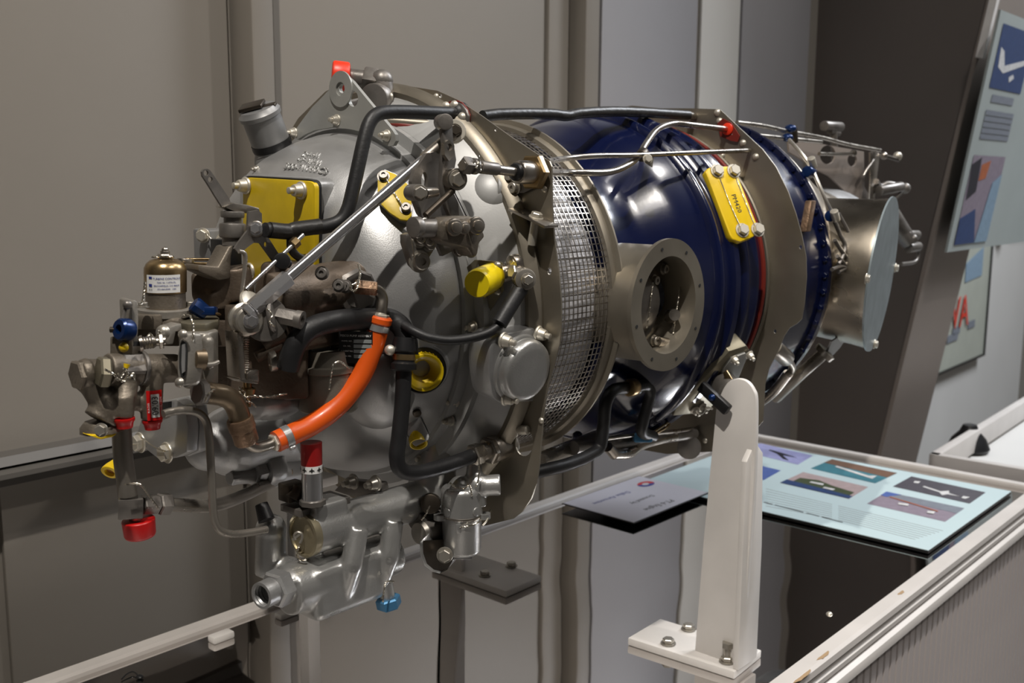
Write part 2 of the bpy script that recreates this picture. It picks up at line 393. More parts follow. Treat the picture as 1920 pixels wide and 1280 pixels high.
# ------------------------------------------------------------------ display case with mirror top
pc0 = PZ(1452, 1280, ZT); yn = pc0.y           # inner edge of the near rail
yb = PZ(487, 1148, ZT).y; yb2 = PZ(282, 1210, ZT).y
xe = PZ(1700, 876.5, ZT).x; xs = -1.02
case = thing('display_case', 'white trimmed display case with mirror top under the engine', 'display case', ((xs+xe)/2, (yn+yb)/2, FL))
b = MB(); b.box(((xs+xe)/2, (yn+yb)/2, ZT-.006), X3, ((xe-xs)/2, (yb-yn)/2, .006)); b.out('mirror_panel', 'mirror', case, smooth=False, label='wavy acrylic mirror top')
def rail(p0, p1, out, name='top_rail'):
    p0, p1, out = V(p0), V(p1), V(out); z = V((0,0,1)); pr = [(0,-.02),(0,.006),(.003,.010),(.026,.010),(.031,.006),(.032,-.004),(.027,-.010),(.027,-.016),(.031,-.019),(.031,-.027),(.026,-.031),(.037,-.037),(.039,-.043),(.039,-.052),(.034,-.058),(.0,-.058)]
    b = MB(); b.plate([p0+out*a+z*c for a, c in pr], p1-p0); return b.out(name, 'white_trim', case, sharp=25)
rail((xs, yn, ZT), (xe+.03, yn, ZT), (0,-1,0)); rail((xs, yb, ZT), (xe+.03, yb, ZT), (0,1,0)); rail((xe, yn, ZT), (xe, yb, ZT), (1,0,0)); rail((xs, yn, ZT), (xs, yb, ZT), (-1,0,0))
for u, v, a in ((1506, 1268, .028), (1545, 1229, .02), (1690, 1111, .012)):
    c = PZ(u, v, ZT+.0102); b = MB(); b.plate([c+V((a*.9*cos(t)*(1+.35*sin(3*t)), .0045*sin(t)*(1+.4*cos(2*t)), 0)) for t in [k*2*pi/11 for k in range(11)]], (0,0,.0004)); b.out('paint_chip', 'chip', case, smooth=False, label='bare wood where the white paint is chipped')
# beadboard side towards the visitor, one board at a time
bw = .0285; nb = int((xe-xs)/bw)
bme = None
for i in range(nb):
    if bme is None:
        b = MB(); h = (ZT-.055-FL)/2
        b.plate([(-bw/2+.002, .006, 0), (-bw/2+.002, -.001, 0), (-bw/2+.0045, -.0045, 0), (bw/2-.0045, -.0045, 0), (bw/2-.002, -.001, 0), (bw/2-.002, .006, 0)], (0, 0, 2*h))
        o = b.out('board', 'board_grey', None, smooth=False); bme = o.data; bpy.data.objects.remove(o)
    o = bpy.data.objects.new('board', bme); link(o, case, Matrix.Translation((xs+bw*(i+.5), yn-.024, FL+h)))
b = MB(); b.box(((xs+xe)/2, (yn+yb)/2, (ZT-.05+FL)/2), X3, ((xe-xs)/2, (yb-yn)/2+.02, (ZT-.05-FL)/2)); b.out('carcass', 'board_grey', case, smooth=False)
b = MB(); b.box((xe+.012, yn-.028, (ZT-.055+FL)/2), X3, (.02, .008, (ZT-.055-FL)/2), .002); b.out('corner_post', 'board_grey', case)
b = MB(); b.box((xe+.012, (yn+yb)/2, (ZT-.055+FL)/2), X3, (.012, (yb-yn)/2+.02, (ZT-.055-FL)/2)); b.out('end_panel', 'board_grey', case, smooth=False)
rivet(PZ(1555, 1151, ZT), (0,0,1), .0055, case, 'nut_pale')
# ================================================================== stands
zb = ZT + .013
def standbase(name, label, corners, grp, th=.013, label2=None):
    c = sum((V(p) for p in corners), V((0,0,0)))/len(corners)
    t = thing(name, label, 'stand', (c.x, c.y, ZT), grp)
    b = MB(); b.plate([V((p.x, p.y, zb)) for p in corners], (0, 0, -th+.0006), bev=.0018); b.out('base_plate', 'white_paint', t)
    return t
q = [PZ(1177, 1195, zb), PZ(1238, 1159, zb), PZ(1428, 1218, zb), PZ(1377, 1259, zb)]
L_base = (q[0]-q[3]).length
st = standbase('engine_stand', 'white steel engine stand on the mirror, nearest to the visitor', q, 'white engine stands')
xsd = PZ(1379, 1246, zb).x
pts = [(1303,1207),(1318,1020),(1333,862),(1342,769),(1350,742),(1360,722),(1371,712.5),(1386,710),(1401,716),(1412,731),(1417,750),(1417,817),(1412,930),(1400,1100),(1388,1251)]
pts = pts[:3] + [(q.x, q.y) for q in catmull([V((*p, 0)) for p in pts[3:12]], 4)] + pts[12:]
P = [PX(u, v, xsd) for u, v in pts]; P[0].z = zb-.001; P[-1].z = zb-.001
b = MB(); b.plate(P, (.009, 0, 0), bev=.0015); b.out('upright_plate', 'white_paint', st)
yg = PZ(1387, 1250, zb).y - .004
P = [PY(u, v, yg) for u, v in [(1384,1248),(1400,866),(1417,828),(1431,849),(1429,1020),(1420,1214)]]
P[0].z = zb; P[-1].z = zb; P[-1].x = max(P[-1].x, P[0].x+.05)
b = MB(); b.plate(P, (0, .009, 0), bev=.0015); b.out('gusset_plate', 'white_paint', st)
for u, v in ((1291, 1179), (1253, 1206)):
    bolt(PZ(u, v, zb+.001), (0, 0, 1), .0092, st, 'nut')
p = PZ(1363, 1240, zb+.001)
o = bolt(p, (0,0,1), .0092, st, 'nut'); b = MB(); b.cyl(p, p+V((0,0,.030)), .0052, seg=14); b.hexa(p+V((0,0,.022)), p+V((0,0,.031)), .0088); b.out('standing_bolt', 'nut', st)
# far stand: same shape mirrored
q2a = PZ(949, 1108, zb); q2b = PZ(1015, 1079, zb); wx = q2b.x-q2a.x
q2 = [V((q2a.x, q2a.y+L_base*1.02, zb)), V((q2b.x, q2a.y+L_base*1.02, zb)), V((q2b.x, q2a.y, zb)), V((q2a.x, q2a.y, zb))]
st2 = standbase('engine_stand', 'white steel engine stand in the shadow on the wall side', q2, 'white engine stands')
yo = q2[0].y - .012
P = [(q2a.x+.012, yo-.055, zb), (q2a.x+.012, yo-.03, -.28), (q2a.x+.012, yo-.015, -.16), (q2a.x+.012, yo, -.13), (q2a.x+.012, yo+.012, -.16), (q2a.x+.012, yo+.012, -.3), (q2a.x+.012, yo+.006, zb)]
b = MB(); b.plate([V(p) for p in P], (.009, 0, 0), bev=.0015); b.out('upright_plate', 'white_paint', st2)
b = MB(); b.box((q2a.x+.045, yo+.004, (zb-.22)/2), X3, (.033, .0045, (-.22-zb)/2), .0015); b.out('gusset_plate', 'white_paint', st2)
for u, v in ((909, 1078), (959, 1061)): bolt(PZ(u, v, zb+.001), (0,0,1), .0088, st2, 'nut')
# front post under the accessory gearbox
pf = PY(581, 1200, .06)
st3 = thing('support_post', 'narrow white post standing on the mirror beneath the silver oil heater', 'post', (pf.x, pf.y, ZT))
b = MB(); b.box((pf.x, pf.y, (ZT+.012-.24)/2), X3, (.010, .010, (-.24-ZT-.012)/2), .0015); b.out('post', 'white_paint', st3)
b = MB(); b.box((pf.x, pf.y, ZT+.0065), X3, (.05, .05, .0055), .0015); b.out('foot_plate', 'white_paint', st3)
b = MB(); b.box((pf.x, pf.y, -.235), X3, (.03, .03, .006), .0015); b.out('top_plate', 'white_paint', st3)
# small white blocks near the back rail
for (u, v), hh, lab in (((415, 1199), .0058, 'small white block on the mirror beside the back rail, left of the oil heater'), ((538, 1155), .0055, 'small white block on the mirror half hidden behind the open threaded fitting')):
    p = PZ(u, v, ZT); b = MB(); b.box(p+V((0, 0, hh)), X3, (.019, .010, hh), .003)
    tag(b.out('white_block', 'white_paint'), lab, 'block', 'white blocks by the back rail')
p = PZ(262, 1268, ZT+.003); b = MB()
b.sph(p, .0065, 14, (1, .8, .45)); b.tube([p, PZ(250, 1259, ZT+.004), PZ(238, 1263, ZT+.004), PZ(228, 1273, ZT+.002)], .0011, 8)
tag(b.out('wire_clip', 'black_part'), 'tiny dark wire clip lying on the mirror at the lower left', 'clip')
# ================================================================== placard
zp = ZT + .0125
q = [PZ(1055, 942, zp), PZ(1206, 891, zp), PZ(1321, 925, zp), PZ(1187, 982, zp)]
# square it up
ex = ((q[2]-q[3])+(q[1]-q[0])).normalized(); ey = V((-ex.y, ex.x, 0)); c = sum(q, V((0,0,0)))/4
hx = ((q[2]-q[3]).length+(q[1]-q[0]).length)/4; hy = ((q[0]-q[3]).length+(q[1]-q[2]).length)/4
pl = thing('placard', 'grey placard with a round red and blue logo lying on the mirror', 'sign', (c.x, c.y, ZT))
b = MB(); b.box(c-V((0,0,.001)), (ex, ey, V((0,0,1))), (hx, hy, .001)); b.out('board', 'edge_black', pl, smooth=False)
b = MB(); b.box(c+V((0,0,.0004)), (ex, ey, V((0,0,1))), (hx-.002, hy-.002, .0004)); b.out('face', 'placard_face', pl, smooth=False)
b = MB(); b.box(c-V((0,0,.0070))-ex*hx*.2+ey*hy*.3, (ex, ey, V((0,0,1))), (hx*.2, hy*.2, .0048)); b.out('spacer', 'edge_black', pl, smooth=False)
zz = zp+.0009
def tline(s, u0, v0, u1, v1, size, mt, par, z):
    a, d = PZ(u0, v0, z), PZ(u1, v1, z); e = (d-a); e.z = 0
    return text(s, 'lettering', mt, par, (a+d)/2, e, V((-e.y, e.x, 0)), size, ext=.0001)
tline('PT-6 Engine', 1272, 933, 1197, 960, .021, 'ink_black', pl, zz)
tline('Donated by', 1232, 925, 1176, 947, .018, 'ink_black', pl, zz)
tline('Dallas Airmotive', 1192, 917, 1099, 949, .019, 'ink_blue', pl, zz)
p = PZ(1211, 907, zz)
lg = None
mat('logo_red', (.55,.03,.03)); mat('logo_blue', (.03,.06,.30)); mat('logo_white', (.6,.6,.62))
b = MB(); b.plate([p+ex*(.026*cos(t))+ey*(.017*sin(t)) for t in [k*2*pi/28 for k in range(28)]], (0,0,.0002)); lg = b.out('logo', 'logo_red', pl, smooth=False, label='round red and blue logo')
b = MB(); b.plate([p+V((0,0,.0003))+ex*(.026*cos(t))+ey*(.017*sin(t)) for t in [pi*.86+k*pi*.95/14 for k in range(15)]], (0,0,.0002)); b.out('logo_arc', 'logo_blue', lg, smooth=False)
b = MB(); b.plate([p+V((0,0,.0006))-ex*.003-ey*.001+ex*(.011*cos(t))+ey*(.007*sin(t)) for t in [k*2*pi/20 for k in range(20)]], (0,0,.0002)); b.out('logo_eye', 'logo_white', lg, smooth=False)
# ================================================================== information board
zi = ZT + .0085
A = PZ(1744, 1033, zi); B = PZ(1893, 921, zi)
x0, x1, y0 = A.x, B.x, (A.y+B.y)/2; y1 = PZ(1222, 897, zi).y
ib = thing('information_board', 'pale blue information board with printed aircraft photographs on the mirror', 'information board', ((x0+x1)/2, (y0+y1)/2, ZT))
b = MB(); b.box(((x0+x1)/2, (y0+y1)/2, zi-.003), X3, ((x1-x0)/2, (y1-y0)/2, .003)); b.out('backing', 'edge_black', ib, smooth=False)
b = MB(); b.box(((x0+x1)/2, (y0+y1)/2, zi+.0006), X3, ((x1-x0)/2, (y1-y0)/2, .0006)); b.out('printed_sheet', 'print_pale', ib, smooth=False)
for sx in (.2, .8):
    b = MB(); b.box((x0+(x1-x0)*sx, (y0+y1)/2, (zi-.006+ZT)/2), X3, (.012, (y1-y0)*.36, (zi-.006-ZT)/2-.0004)); b.out('riser', 'edge_black', ib, smooth=False)
for nm, col in dict(ph_brown=(.17,.10,.07), ph_teal=(.06,.20,.25), ph_white=(.62,.62,.62), ph_green=(.06,.08,.04), ph_pink=(.42,.33,.33), ph_navy=(.03,.06,.16), ph_slate=(.075,.07,.085), ph_mauve=(.25,.21,.26), ph_blue=(.08,.13,.36), ph_lav=(.32,.33,.56), ph_dark=(.02,.02,.03), ph_grey=(.20,.22,.26), ph_orange=(.40,.12,.05), ph_sky=(.22,.32,.42)).items(): mat(nm, col, 0, .4, .12, 60)
def photo(par, quad, base, shapes, f):
    Q = [f(*p) for p in quad]; n = (Q[1]-Q[0]).cross(Q[3]-Q[0]).normalized()
    if n.z < 0 and abs(n.z) > .3 or (abs(n.z) <= .3 and n.y > 0): n = -n
    def at(s, t, k): return (Q[0]*(1-s)*(1-t)+Q[1]*s*(1-t)+Q[2]*s*t+Q[3]*(1-s)*t) + n*k
    b = MB(); b.plate([at(0,0,.0002), at(1,0,.0002), at(1,1,.0002), at(0,1,.0002)], n*.0003); o = b.out('photo_print', base, par, smooth=False)
    for i, (mt, pp) in enumerate(shapes):
        b = MB(); b.plate([at(s, t, .0006+.0004*i) for s, t in pp], n*.0003); b.out('picture_detail', mt, o, smooth=False)
fz = lambda u, v: PZ(u, v, zi+.0012)
plane = [(.30,.50),(.55,.62),(.62,.45),(.66,.62),(.80,.68),(.66,.72),(.62,.86),(.55,.70),(.30,.58)]
photo(ib, [(1560,861),(1682,887),(1641,906),(1520,878)], 'ph_teal', [('ph_brown', [(0,0),(1,0),(1,.45),(0,.38)]), ('ph_white', [(.22,.42),(.78,.62),(.86,.50),(.88,.78),(.22,.52)])], fz)
photo(ib, [(1506,885),(1628,913),(1592,935),(1463,905)], 'ph_pink', [('ph_green', [(.1,.42),(.35,.3),(.6,.45),(.95,.55),(.95,.8),(.1,.8)]), ('ph_navy', [(0,.72),(1,.82),(1,1),(0,1)]), ('ph_white', [(.3,.5),(.48,.46),(.5,.58),(.3,.6)]), ('ph_white', [(.55,.66),(.7,.64),(.7,.76),(.55,.76)])], fz)
photo(ib, [(1709,893),(1848,923),(1818,944),(1674,912)], 'ph_slate', [('ph_white', plane), ('ph_white', [(.12,.30),(.19,.25),(.2,.42),(.14,.44)]), ('ph_white', [(.84,.62),(.92,.6),(.9,.78),(.85,.78)])], fz)
photo(ib, [(1662,922),(1808,953),(1772,978),(1626,944)], 'ph_mauve', [('ph_grey', [(0,0),(1,0),(1,.4),(0,.3)]), ('ph_blue', [(0,0),(.2,0),(.08,.34),(0,.3)]), ('ph_orange', [(.12,.28),(.8,.52),(.8,.56),(.12,.32)]), ('ph_white', [(.3,.55),(.42,.5),(.44,.62),(.32,.66)]), ('ph_white', [(.7,.66),(.78,.6),(.8,.76),(.72,.78)])], fz)
photo(ib, [(1426,831),(1524,854),(1496,871),(1392,846)], 'ph_lav', [('ph_dark', [(.3,.35),(.6,.4),(.85,.5),(.6,.55),(.8,.85),(.7,.85),(.5,.55),(.3,.42)])], fz)
photo(ib, [(1370,859),(1464,882),(1432,900),(1332,874)], 'ph_blue', [('ph_orange', [(.4,.4),(.6,.42),(.6,.5),(.4,.48)])], fz)
def strips(par, f, rows, mt, hgt):
    for a, d in rows:
        p, r = f(*a), f(*d); e = (r-p).normalized(); w = V((-e.y, e.x, 0))*hgt
        b = MB(); b.plate([p-w, r-w, r+w, p+w], (0,0,.0002)); b.out('text_line', mt, par, smooth=False)
rows = []
for k in range(8):
    a = (1436, 916+k*4.6); d = (1768-7.4*k, 995+k*2.3+.0)
    rows.append((a, (1560, 916+k*4.6+ (995+k*2.3-916-k*4.6)*124/332))); rows.append(((1572, rows[-1][1][1]+2.6), d))
strips(ib, fz, rows, 'ink_grey', .0011)
strips(ib, fz, [((1432,941),(1448,945.2)),((1453,946.5),(1506,960)),((1512,961.5),(1536,967.6)),((1541,969),(1580,979))], 'ink_black', .0026)
# ================================================================== second case, framed poster, hanging panel at the right
dW = V((ray(2590, 285).x, ray(2590, 285).y, 0)).normalized(); nW = V((dW.y, -dW.x, 0))
def PWall(u, v, k):     # plane parallel to the right wall, k metres in front of it
    o = V((4.6, YW+.3, 0)) + nW*k; d = ray(u, v); return CP + d*((o-CP).dot(nW)/d.dot(nW))
wr = bpy.data.objects['wall_right']; wr.matrix_basis = Matrix.Translation(V((4.6, YW+.3, 1.075))-nW*.05) @ Matrix.Rotation(math.atan2(dW.y, dW.x), 4, 'Z')
zc = -.66
c0 = PZ(1742, 850, zc); c1 = PZ(1920, 735, zc); ln = 1.5
uy = V((dW.y, -dW.x, 0))
cs2 = thing('second_display_case', 'white rimmed open display case beyond the first case on the right', 'display case', (c0.x+.6, c0.y-.3, FL))
w2 = .62
def bar2(p, q, wdt, nm='rim'):
    p, q = V(p), V(q); d = (q-p).normalized(); s = V((d.y, -d.x, 0)); L = (q-p).length/2
    b = MB(); b.box((p+q)/2 + s*wdt/2 - V((0,0,.035)), (d, s, V((0,0,1))), (L, wdt/2, .035), .003); return b.out(nm, 'white_trim', cs2)
bar2(c0, c0+dW*ln, .03); bar2(c0+uy*w2, c0, .03); bar2(c0+dW*ln, c0+dW*ln+uy*w2, .03); bar2(c0+dW*ln+uy*w2, c0+uy*w2, .03)
b = MB(); b.box(c0+dW*ln/2+uy*w2/2-V((0,0,.085)), (dW, uy, V((0,0,1))), (ln/2-.01, w2/2-.01, .004)); b.out('floor_panel', 'wall_white', cs2, smooth=False)
b = MB(); b.box(V((0,0,(zc-.09+FL)/2))+V((1,1,0))*0+V(((c0+dW*ln/2+uy*w2/2).x, (c0+dW*ln/2+uy*w2/2).y, 0)), (dW, uy, V((0,0,1))), (ln/2-.002, w2/2-.002, (zc-.075-FL)/2-.01)); b.out('carcass', 'column_flange', cs2, smooth=False)
pk = PZ(1815, 846, zc-.081); b = MB(); b.lathe(pk, (0,0,1), [(.002,0),(.002,.062),(.014,.068),(.045,.055),(.07,.032),(.092,.022),(.097,0)], 24)
tag(b.out('black_exhibit', 'black_part'), 'rounded black exhibit standing inside the second white case', 'exhibit')
# framed airline poster
pz = [PWall(1640, 765, .03), PWall(1840, 662, .03), PWall(1872, 440, .03), PWall(1890, 300, .03)]
bl = pz[1]; hgt_ = 1.25; wd = .9
fp = thing('framed_poster', 'framed pale airline poster with red letters on the white wall', 'poster', (bl.x, bl.y, bl.z))
br = bl; Lx = -dW
lean = (pz[2]-pz[1]); lean = (V((0,0,1)) + dW*(lean.dot(dW)/max(lean.z, .01))*.0)
def pq(s, t, k): return br + Lx*(wd*s) + lean*(hgt_*t) + nW*k
mat('poster_paper', (.42,.44,.38), 0, .45, .06, 6); mat('poster_red', (.62,.04,.02), 0, .5)
b = MB(); b.plate([pq(0,0,0), pq(1,0,0), pq(1,1,0), pq(0,1,0)], nW*.01); b.out('paper', 'poster_paper', fp, smooth=False)
for a, d in (((-.012,-.01),(1.01,.0)), ((-.012,0),(.004,1)), ((.996,0),(1.012,1)), ((-.012,1),(1.012,1.012))):
    b = MB(); b.plate([pq(a[0],a[1],-.005), pq(d[0],a[1],-.005), pq(d[0],d[1],-.005), pq(a[0],d[1],-.005)], nW*.025); b.out('frame_bar', 'edge_black', fp, smooth=False)
pt = PWall(1817, 583, .05)
text('TWA', 'lettering', 'poster_red', fp, pt, dW, lean, .26, align='RIGHT', ext=.0008)
for u0, v0, u1, v1 in ((1786,622,1800,617), (1815,610,1828,605), (1776,637,1796,629)):
    p, r = PWall(u0, v0, .045), PWall(u1, v1, .045); b = MB(); b.plate([p-lean*.022, r-lean*.022, r+lean*.022, p+lean*.022], nW*.001); b.out('lettering', 'ph_grey', fp, smooth=False)
b = MB(); p, r = PWall(1810, 520, .044), PWall(1842, 500, .044); b.plate([p-lean*.03, r-lean*.05, r+lean*.12, p+lean*.08], nW*.001); b.out('picture_detail', 'ph_sky', fp, smooth=False)
# shaped plaque with orange knobs
pk = PWall(1925, 322, .02); h2 = (PWall(1900, 212, .02)-PWall(1900, 440, .02)).z/2; w2_ = .34
wp = thing('shaped_plaque', 'dark rimmed plaque with orange corner knobs on the white wall', 'plaque', (pk.x, pk.y, pk.z-h2))
def rr(w, h, r, k, n=6):
    out = []
    for sx, sz, a0 in ((1,1,0), (-1,1,pi/2), (-1,-1,pi), (1,-1,1.5*pi)):
        for i in range(n+1):
            a = a0+pi/2*i/n; out.append(pk + dW*(sx*(w-r)+r*cos(a)) + V((0,0,1))*(sz*(h-r)+r*sin(a)) + nW*k)
    return out
b = MB(); b.plate(rr(w2_, h2, .12, 0), nW*.03); b.out('rim', 'edge_black', wp, smooth=False)
b = MB(); b.plate(rr(w2_-.05, h2-.05, .10, .03), nW*.004); b.out('face', 'poster_paper', wp, smooth=False)
mat('knob_orange', (.42,.17,.05), 0, .45)
for u, v in ((1893, 247), (1887, 420)):
    b = MB(); b.sph(PWall(u, v, .05), .085, 14, (1,1,.5), nW); b.out('knob', 'knob_orange', wp)
# panel hung along the sloping flange
_n = V((1,0,0)).cross(sl).normalized(); _n = _n if _n.y < 0 else -_n
def PS(u, v, k):
    o = t1 + _n*k; d = ray(u, v); return CP + d*((o-CP).dot(_n)/d.dot(_n))
hp = thing('hanging_panel', 'long pale exhibit panel with blue aircraft photograph hung on the column', 'panel', PS(1771, 472, .06))
tl, blp = PS(1872, 18, .06), PS(1771, 472, .06); e1 = (tl-blp)
def ps(s, t, k=0): return blp + e1*t + V((1,0,0))*(.95*s) + _n*k
mat('panel_pale', (.36,.40,.39), 0, .45, .05, 4)
b = MB(); b.plate([ps(0,0), ps(1,0), ps(1,1), ps(0,1)], _n*.008); b.out('sheet', 'panel_pale', hp, smooth=False)
for t in (.15, .85):
    b = MB(); b.box(ps(.3, t, -.024), (V((1,0,0)), sl.normalized(), _n), (.05, .03, .023)); b.out('hanger', 'edge_black', hp, smooth=False)
f2 = lambda s, t: ps(s, t, .009)
photo(hp, [(.05,.955),(.40,.955),(.40,.70),(.05,.70)], 'ph_navy', [('ph_white', [(.08,.35),(.2,.4),(.3,.62),(1,.42),(1,.5),(.3,.74),(.12,.66)]), ('ph_white', [(.5,.78),(.62,.72),(.66,.78),(.54,.86)])], f2)
photo(hp, [(.05,.42),(.40,.42),(.40,.03),(.05,.03)], 'ph_mauve', [('ph_dark', [(0,.1),(.25,.02),(.3,.4),(.05,.5)]), ('ph_orange', [(.3,.1),(.55,.05),(.5,.25),(.3,.28)]), ('ph_navy', [(0,.7),(.4,.6),(.6,1),(0,1)]), ('ph_sky', [(.75,.3),(1,.2),(1,1),(.6,1)])], f2)
for k, t in enumerate((.66, .60, .575, .55, .525, .50)):
    b = MB(); a = f2(.07 if k else .1, t); d = f2(.38 if k else .34, t); w = sl.normalized()*(.008 if k else .012); b.plate([a-w, d-w, d+w, a+w], _n*.0005); b.out('text_line', 'ph_grey', hp, smooth=False)
b = MB(); p = PS(1857, 30, .02); b.box(p, (V((1,0,0)), sl.normalized(), _n), (.012, .13, .012)); tag(b.out('light_strip', 'white_paint'), 'short white strip fixed to the column beside the hanging panel', 'strip')
# ================================================================== the engine
ENG = thing('turboprop_engine', 'silver and blue turboprop aircraft engine mounted on white stands', 'aircraft engine', (.1, 0, -.31))
AX = V((1,0,0)); O0 = V((0,0,0))
def rev(name, prof, mt, seg=96, parent=ENG, **k):
    b = MB(); b.lathe((0,0,0), AX, prof, seg, cap=False); return b.out(name, mt, parent, **k)
gb = rev('gearbox_housing', PROF + [(-.268,.150)], 'silver', label='silver painted accessory gearbox housing')
ic = rev('inlet_case', [(-.268,.15)] + PROF2 + [(-.206,.255),(-.206,.2)], 'silver_flat', sharp=25, label='silver inlet case with bolted flange')
rev('inlet_lip', [(-.214,.256),(-.216,.264),(-.212,.271),(-.205,.274),(-.198,.272),(-.197,.256)], 'fireseal', parent=ENG)
# front fire seal
XF = -.2
fo = [(735,165),(770,162),(820,170),(860,188),(900,215),(960,258),(1020,297),(1030,302),(1034,312),(1035,380),(1039,446),(1048,511),(1052,567),(1052,620),(1049,645),(1039,684),(1028,720),(1022,750),(1018,787),(1014,830),(1011,870),(1006,905),(996,934),(979,959),(963,972),(911,985),(880,988)]
out = [PX(u, v, XF) for u, v in fo]
a0 = math.atan2(out[-1].z, out[-1].y); a1 = math.atan2(out[0].z, out[0].y)
if a0 < 0 and a1 > 0: pass
for k in range(1, 16):
    a = a0 + (a1-a0)*k/16; rr_ = .29 + .0*k; out.append(V((XF, rr_*cos(a), rr_*sin(a))))
ih = [V((XF, .245*cos(t), .245*sin(t))) for t in [k*2*pi/64 for k in range(64)]]
fx = lambda u, v: PX(u, v, XF)
holes = [ih, pxcirc(fx, 1030, 508, 4, 7, 10), pxcirc(fx, 983, 830, 17, 25, 18), pxcirc(fx, 930, 243, 3.2, 4, 8), pxcirc(fx, 826, 180, 3, 4, 8)]
b = MB(); b.plate(out, (.0022, 0, 0), holes); fs1 = b.out('front_fire_seal', 'fireseal', ENG, sharp=20, label='flat steel fire seal plate in front of the screen')
ML = V((-1,0,0))
for u, v, s in ((1021,355,.004), (1015,788,.0035), (818,181,.004), (862,205,.004)): rivet(PX(u, v, XF), ML, s, fs1)
b = MB(); p0 = PX(972,806,XF-.004); b.rcyl(p0, PX(990,806,XF-.004), .0055, .002, 14); b.out('cable_guide', 'nut_pale', fs1)
p = PX(1000, 407, XF); b = MB(); b.box(p+V((-.012,-.01,0)), (AX, V((0,.9,.3)), V((0,-.3,.9))), (.012,.028,.0015), .0005); lug = b.out('clamp_lug', 'steel', fs1)
bolt(p+V((-.012,-.014,.0)), V((0,-.3,.9)), .0065, fs1, 'nut_pale'); b = MB(); b.cyl(p+V((-.012,-.014,0)), p+V((-.012,-.008,-.03)), .005); b.out('clamp_stem', 'nut_pale', fs1)
# screen
RS = .226; xs0, xs1 = -.192, -.010
b = MB(); NA = 168
for i in range(NA):
    a = 2*pi*i/NA; d = V((0, cos(a), sin(a))); t = V((0, -sin(a), cos(a)))
    w = .00055
    vs = [b.bm.verts.new(V((x, 0, 0))+d*(RS+dr)+t*ww) for x in (xs0, xs1) for dr, ww in ((0,-w),(.0011,-w),(.0011,w),(0,w))]
    for k in range(4):
        j = (k+1) % 4; b.bm.faces.new((vs[k], vs[j], vs[4+j], vs[4+k]))
NR = 21
for i in range(NR+1):
    x = xs0 + (xs1-xs0)*i/NR
    b.lathe((x-.00055,0,0), AX, [(0,RS+.0006),(0,RS+.0017),(.0011,RS+.0017),(.0011,RS+.0006),(0,RS+.0006)], 120, cap=False)
scr = b.out('inlet_screen', 'steel', ENG, smooth=False, label='woven wire inlet screen wrapped around the engine')
b = MB()
for i in range(NA//2):
    a = 2*pi*(i+.25)/(NA/2); d = V((0, cos(a), sin(a))); t = V((0, -sin(a), cos(a))); w = .0008
    vs = [b.bm.verts.new(V((x, 0, 0))+d*(.208+dr)+t*ww) for x in (xs0, xs1) for dr, ww in ((0,-w),(.001,-w),(.001,w),(0,w))]
    for k in range(4):
        j = (k+1) % 4; b.bm.faces.new((vs[k], vs[j], vs[4+j], vs[4+k]))
b.out('inner_screen', 'steel_dark', ENG, smooth=False)
rev('inlet_core', [(xs0,.10),(xs0,.198),(-.10,.202),(xs1,.205),(xs1,.1)], 'screen_core', label='pale inlet casing behind the screen')
rev('screen_rim', [(-.013,.2255),(-.013,.2315),(-.009,.2335),(-.003,.2338),(-.0015,.240),(.001,.2405),(.001,.225)], 'fireseal', sharp=25)
# gas generator case
gg = rev('gas_generator_case', [(0,.19),(.001,.218),(.012,.208),(.03,.202),(.09,.203),(.115,.215),(.14,.234),(.165,.245),(.196,.251),(.203,.253),(.206,.260),(.210,.263),(.216,.263),(.219,.260),(.222,.2555),(.232,.2545),(.238,.258),(.242,.266),(.252,.268),(.258,.262),(.264,.2555),(.282,.2525),(.287,.2575),(.295,.258),(.30,.2525),(.318,.2505),(.323,.255),(.331,.255),(.336,.249),(.36,.247),(.375,.24),(.40,.238),(.40,.2)], 'blue', 128, label='glossy dark blue gas generator case', sharp=50)
rev('seal_ring', [(.352,.246),(.352,.2505),(.357,.2515),(.362,.250),(.362,.246)], 'red_seal', label='red rubber seal ring')
# rear fire seal
XR = .388
fo = [(1240,203),(1300,203),(1350,205),(1390,243),(1430,280),(1455,313),(1478,360),(1492,400),(1503,440),(1511,480),(1512,520),(1508,570),(1503,598),(1495,606),(1480,615),(1470,630),(1462,650),(1442,690),(1434,720),(1432,760),(1430,790),(1395,830),(1345,846),(1250,851)]
out = [PX(u, v, XR) for u, v in fo]
a0 = math.atan2(out[-1].z, out[-1].y); a1 = math.atan2(out[0].z, out[0].y)
a0 = a0 + (2*pi if a0 < -pi/2-.6 else 0)
r0, r1 = V((out[-1].y, out[-1].z)).length if False else sqrt(out[-1].y**2+out[-1].z**2), sqrt(out[0].y**2+out[0].z**2)
for k in range(1, 16):
    a = a0 + (a1-a0)*k/16; rr_ = .30 + (r0-.30)*max(0, 1-k/4) + (r1-.30)*max(0, 1-(16-k)/4); out.append(V((XR, rr_*cos(a), rr_*sin(a))))
fx2 = lambda u, v: PX(u, v, XR)
ih = [V((XR, .2375*cos(t), .2375*sin(t))) for t in [k*2*pi/64 for k in range(64)]]
b = MB(); b.plate(out, (.0022, 0, 0), [ih, pxcirc(fx2, 1501, 463, 3, 4, 8), pxcirc(fx2, 1453, 621, 3, 4, 8)]); fs2 = b.out('rear_fire_seal', 'fireseal', ENG, sharp=20, label='flat steel fire seal plate behind the blue case')
rev('fire_seal_lip', [(.389,.2385),(.378,.2385),(.372,.243),(.3715,.2475),(.374,.249),(.389,.245)], 'fireseal')
for u, v in ((1345,211),(1349,227),(1375,252),(1393,268),(1417,294),(1279,853-640),(1354,292)): rivet(PX(u, v, XR), ML, .0055, fs2)
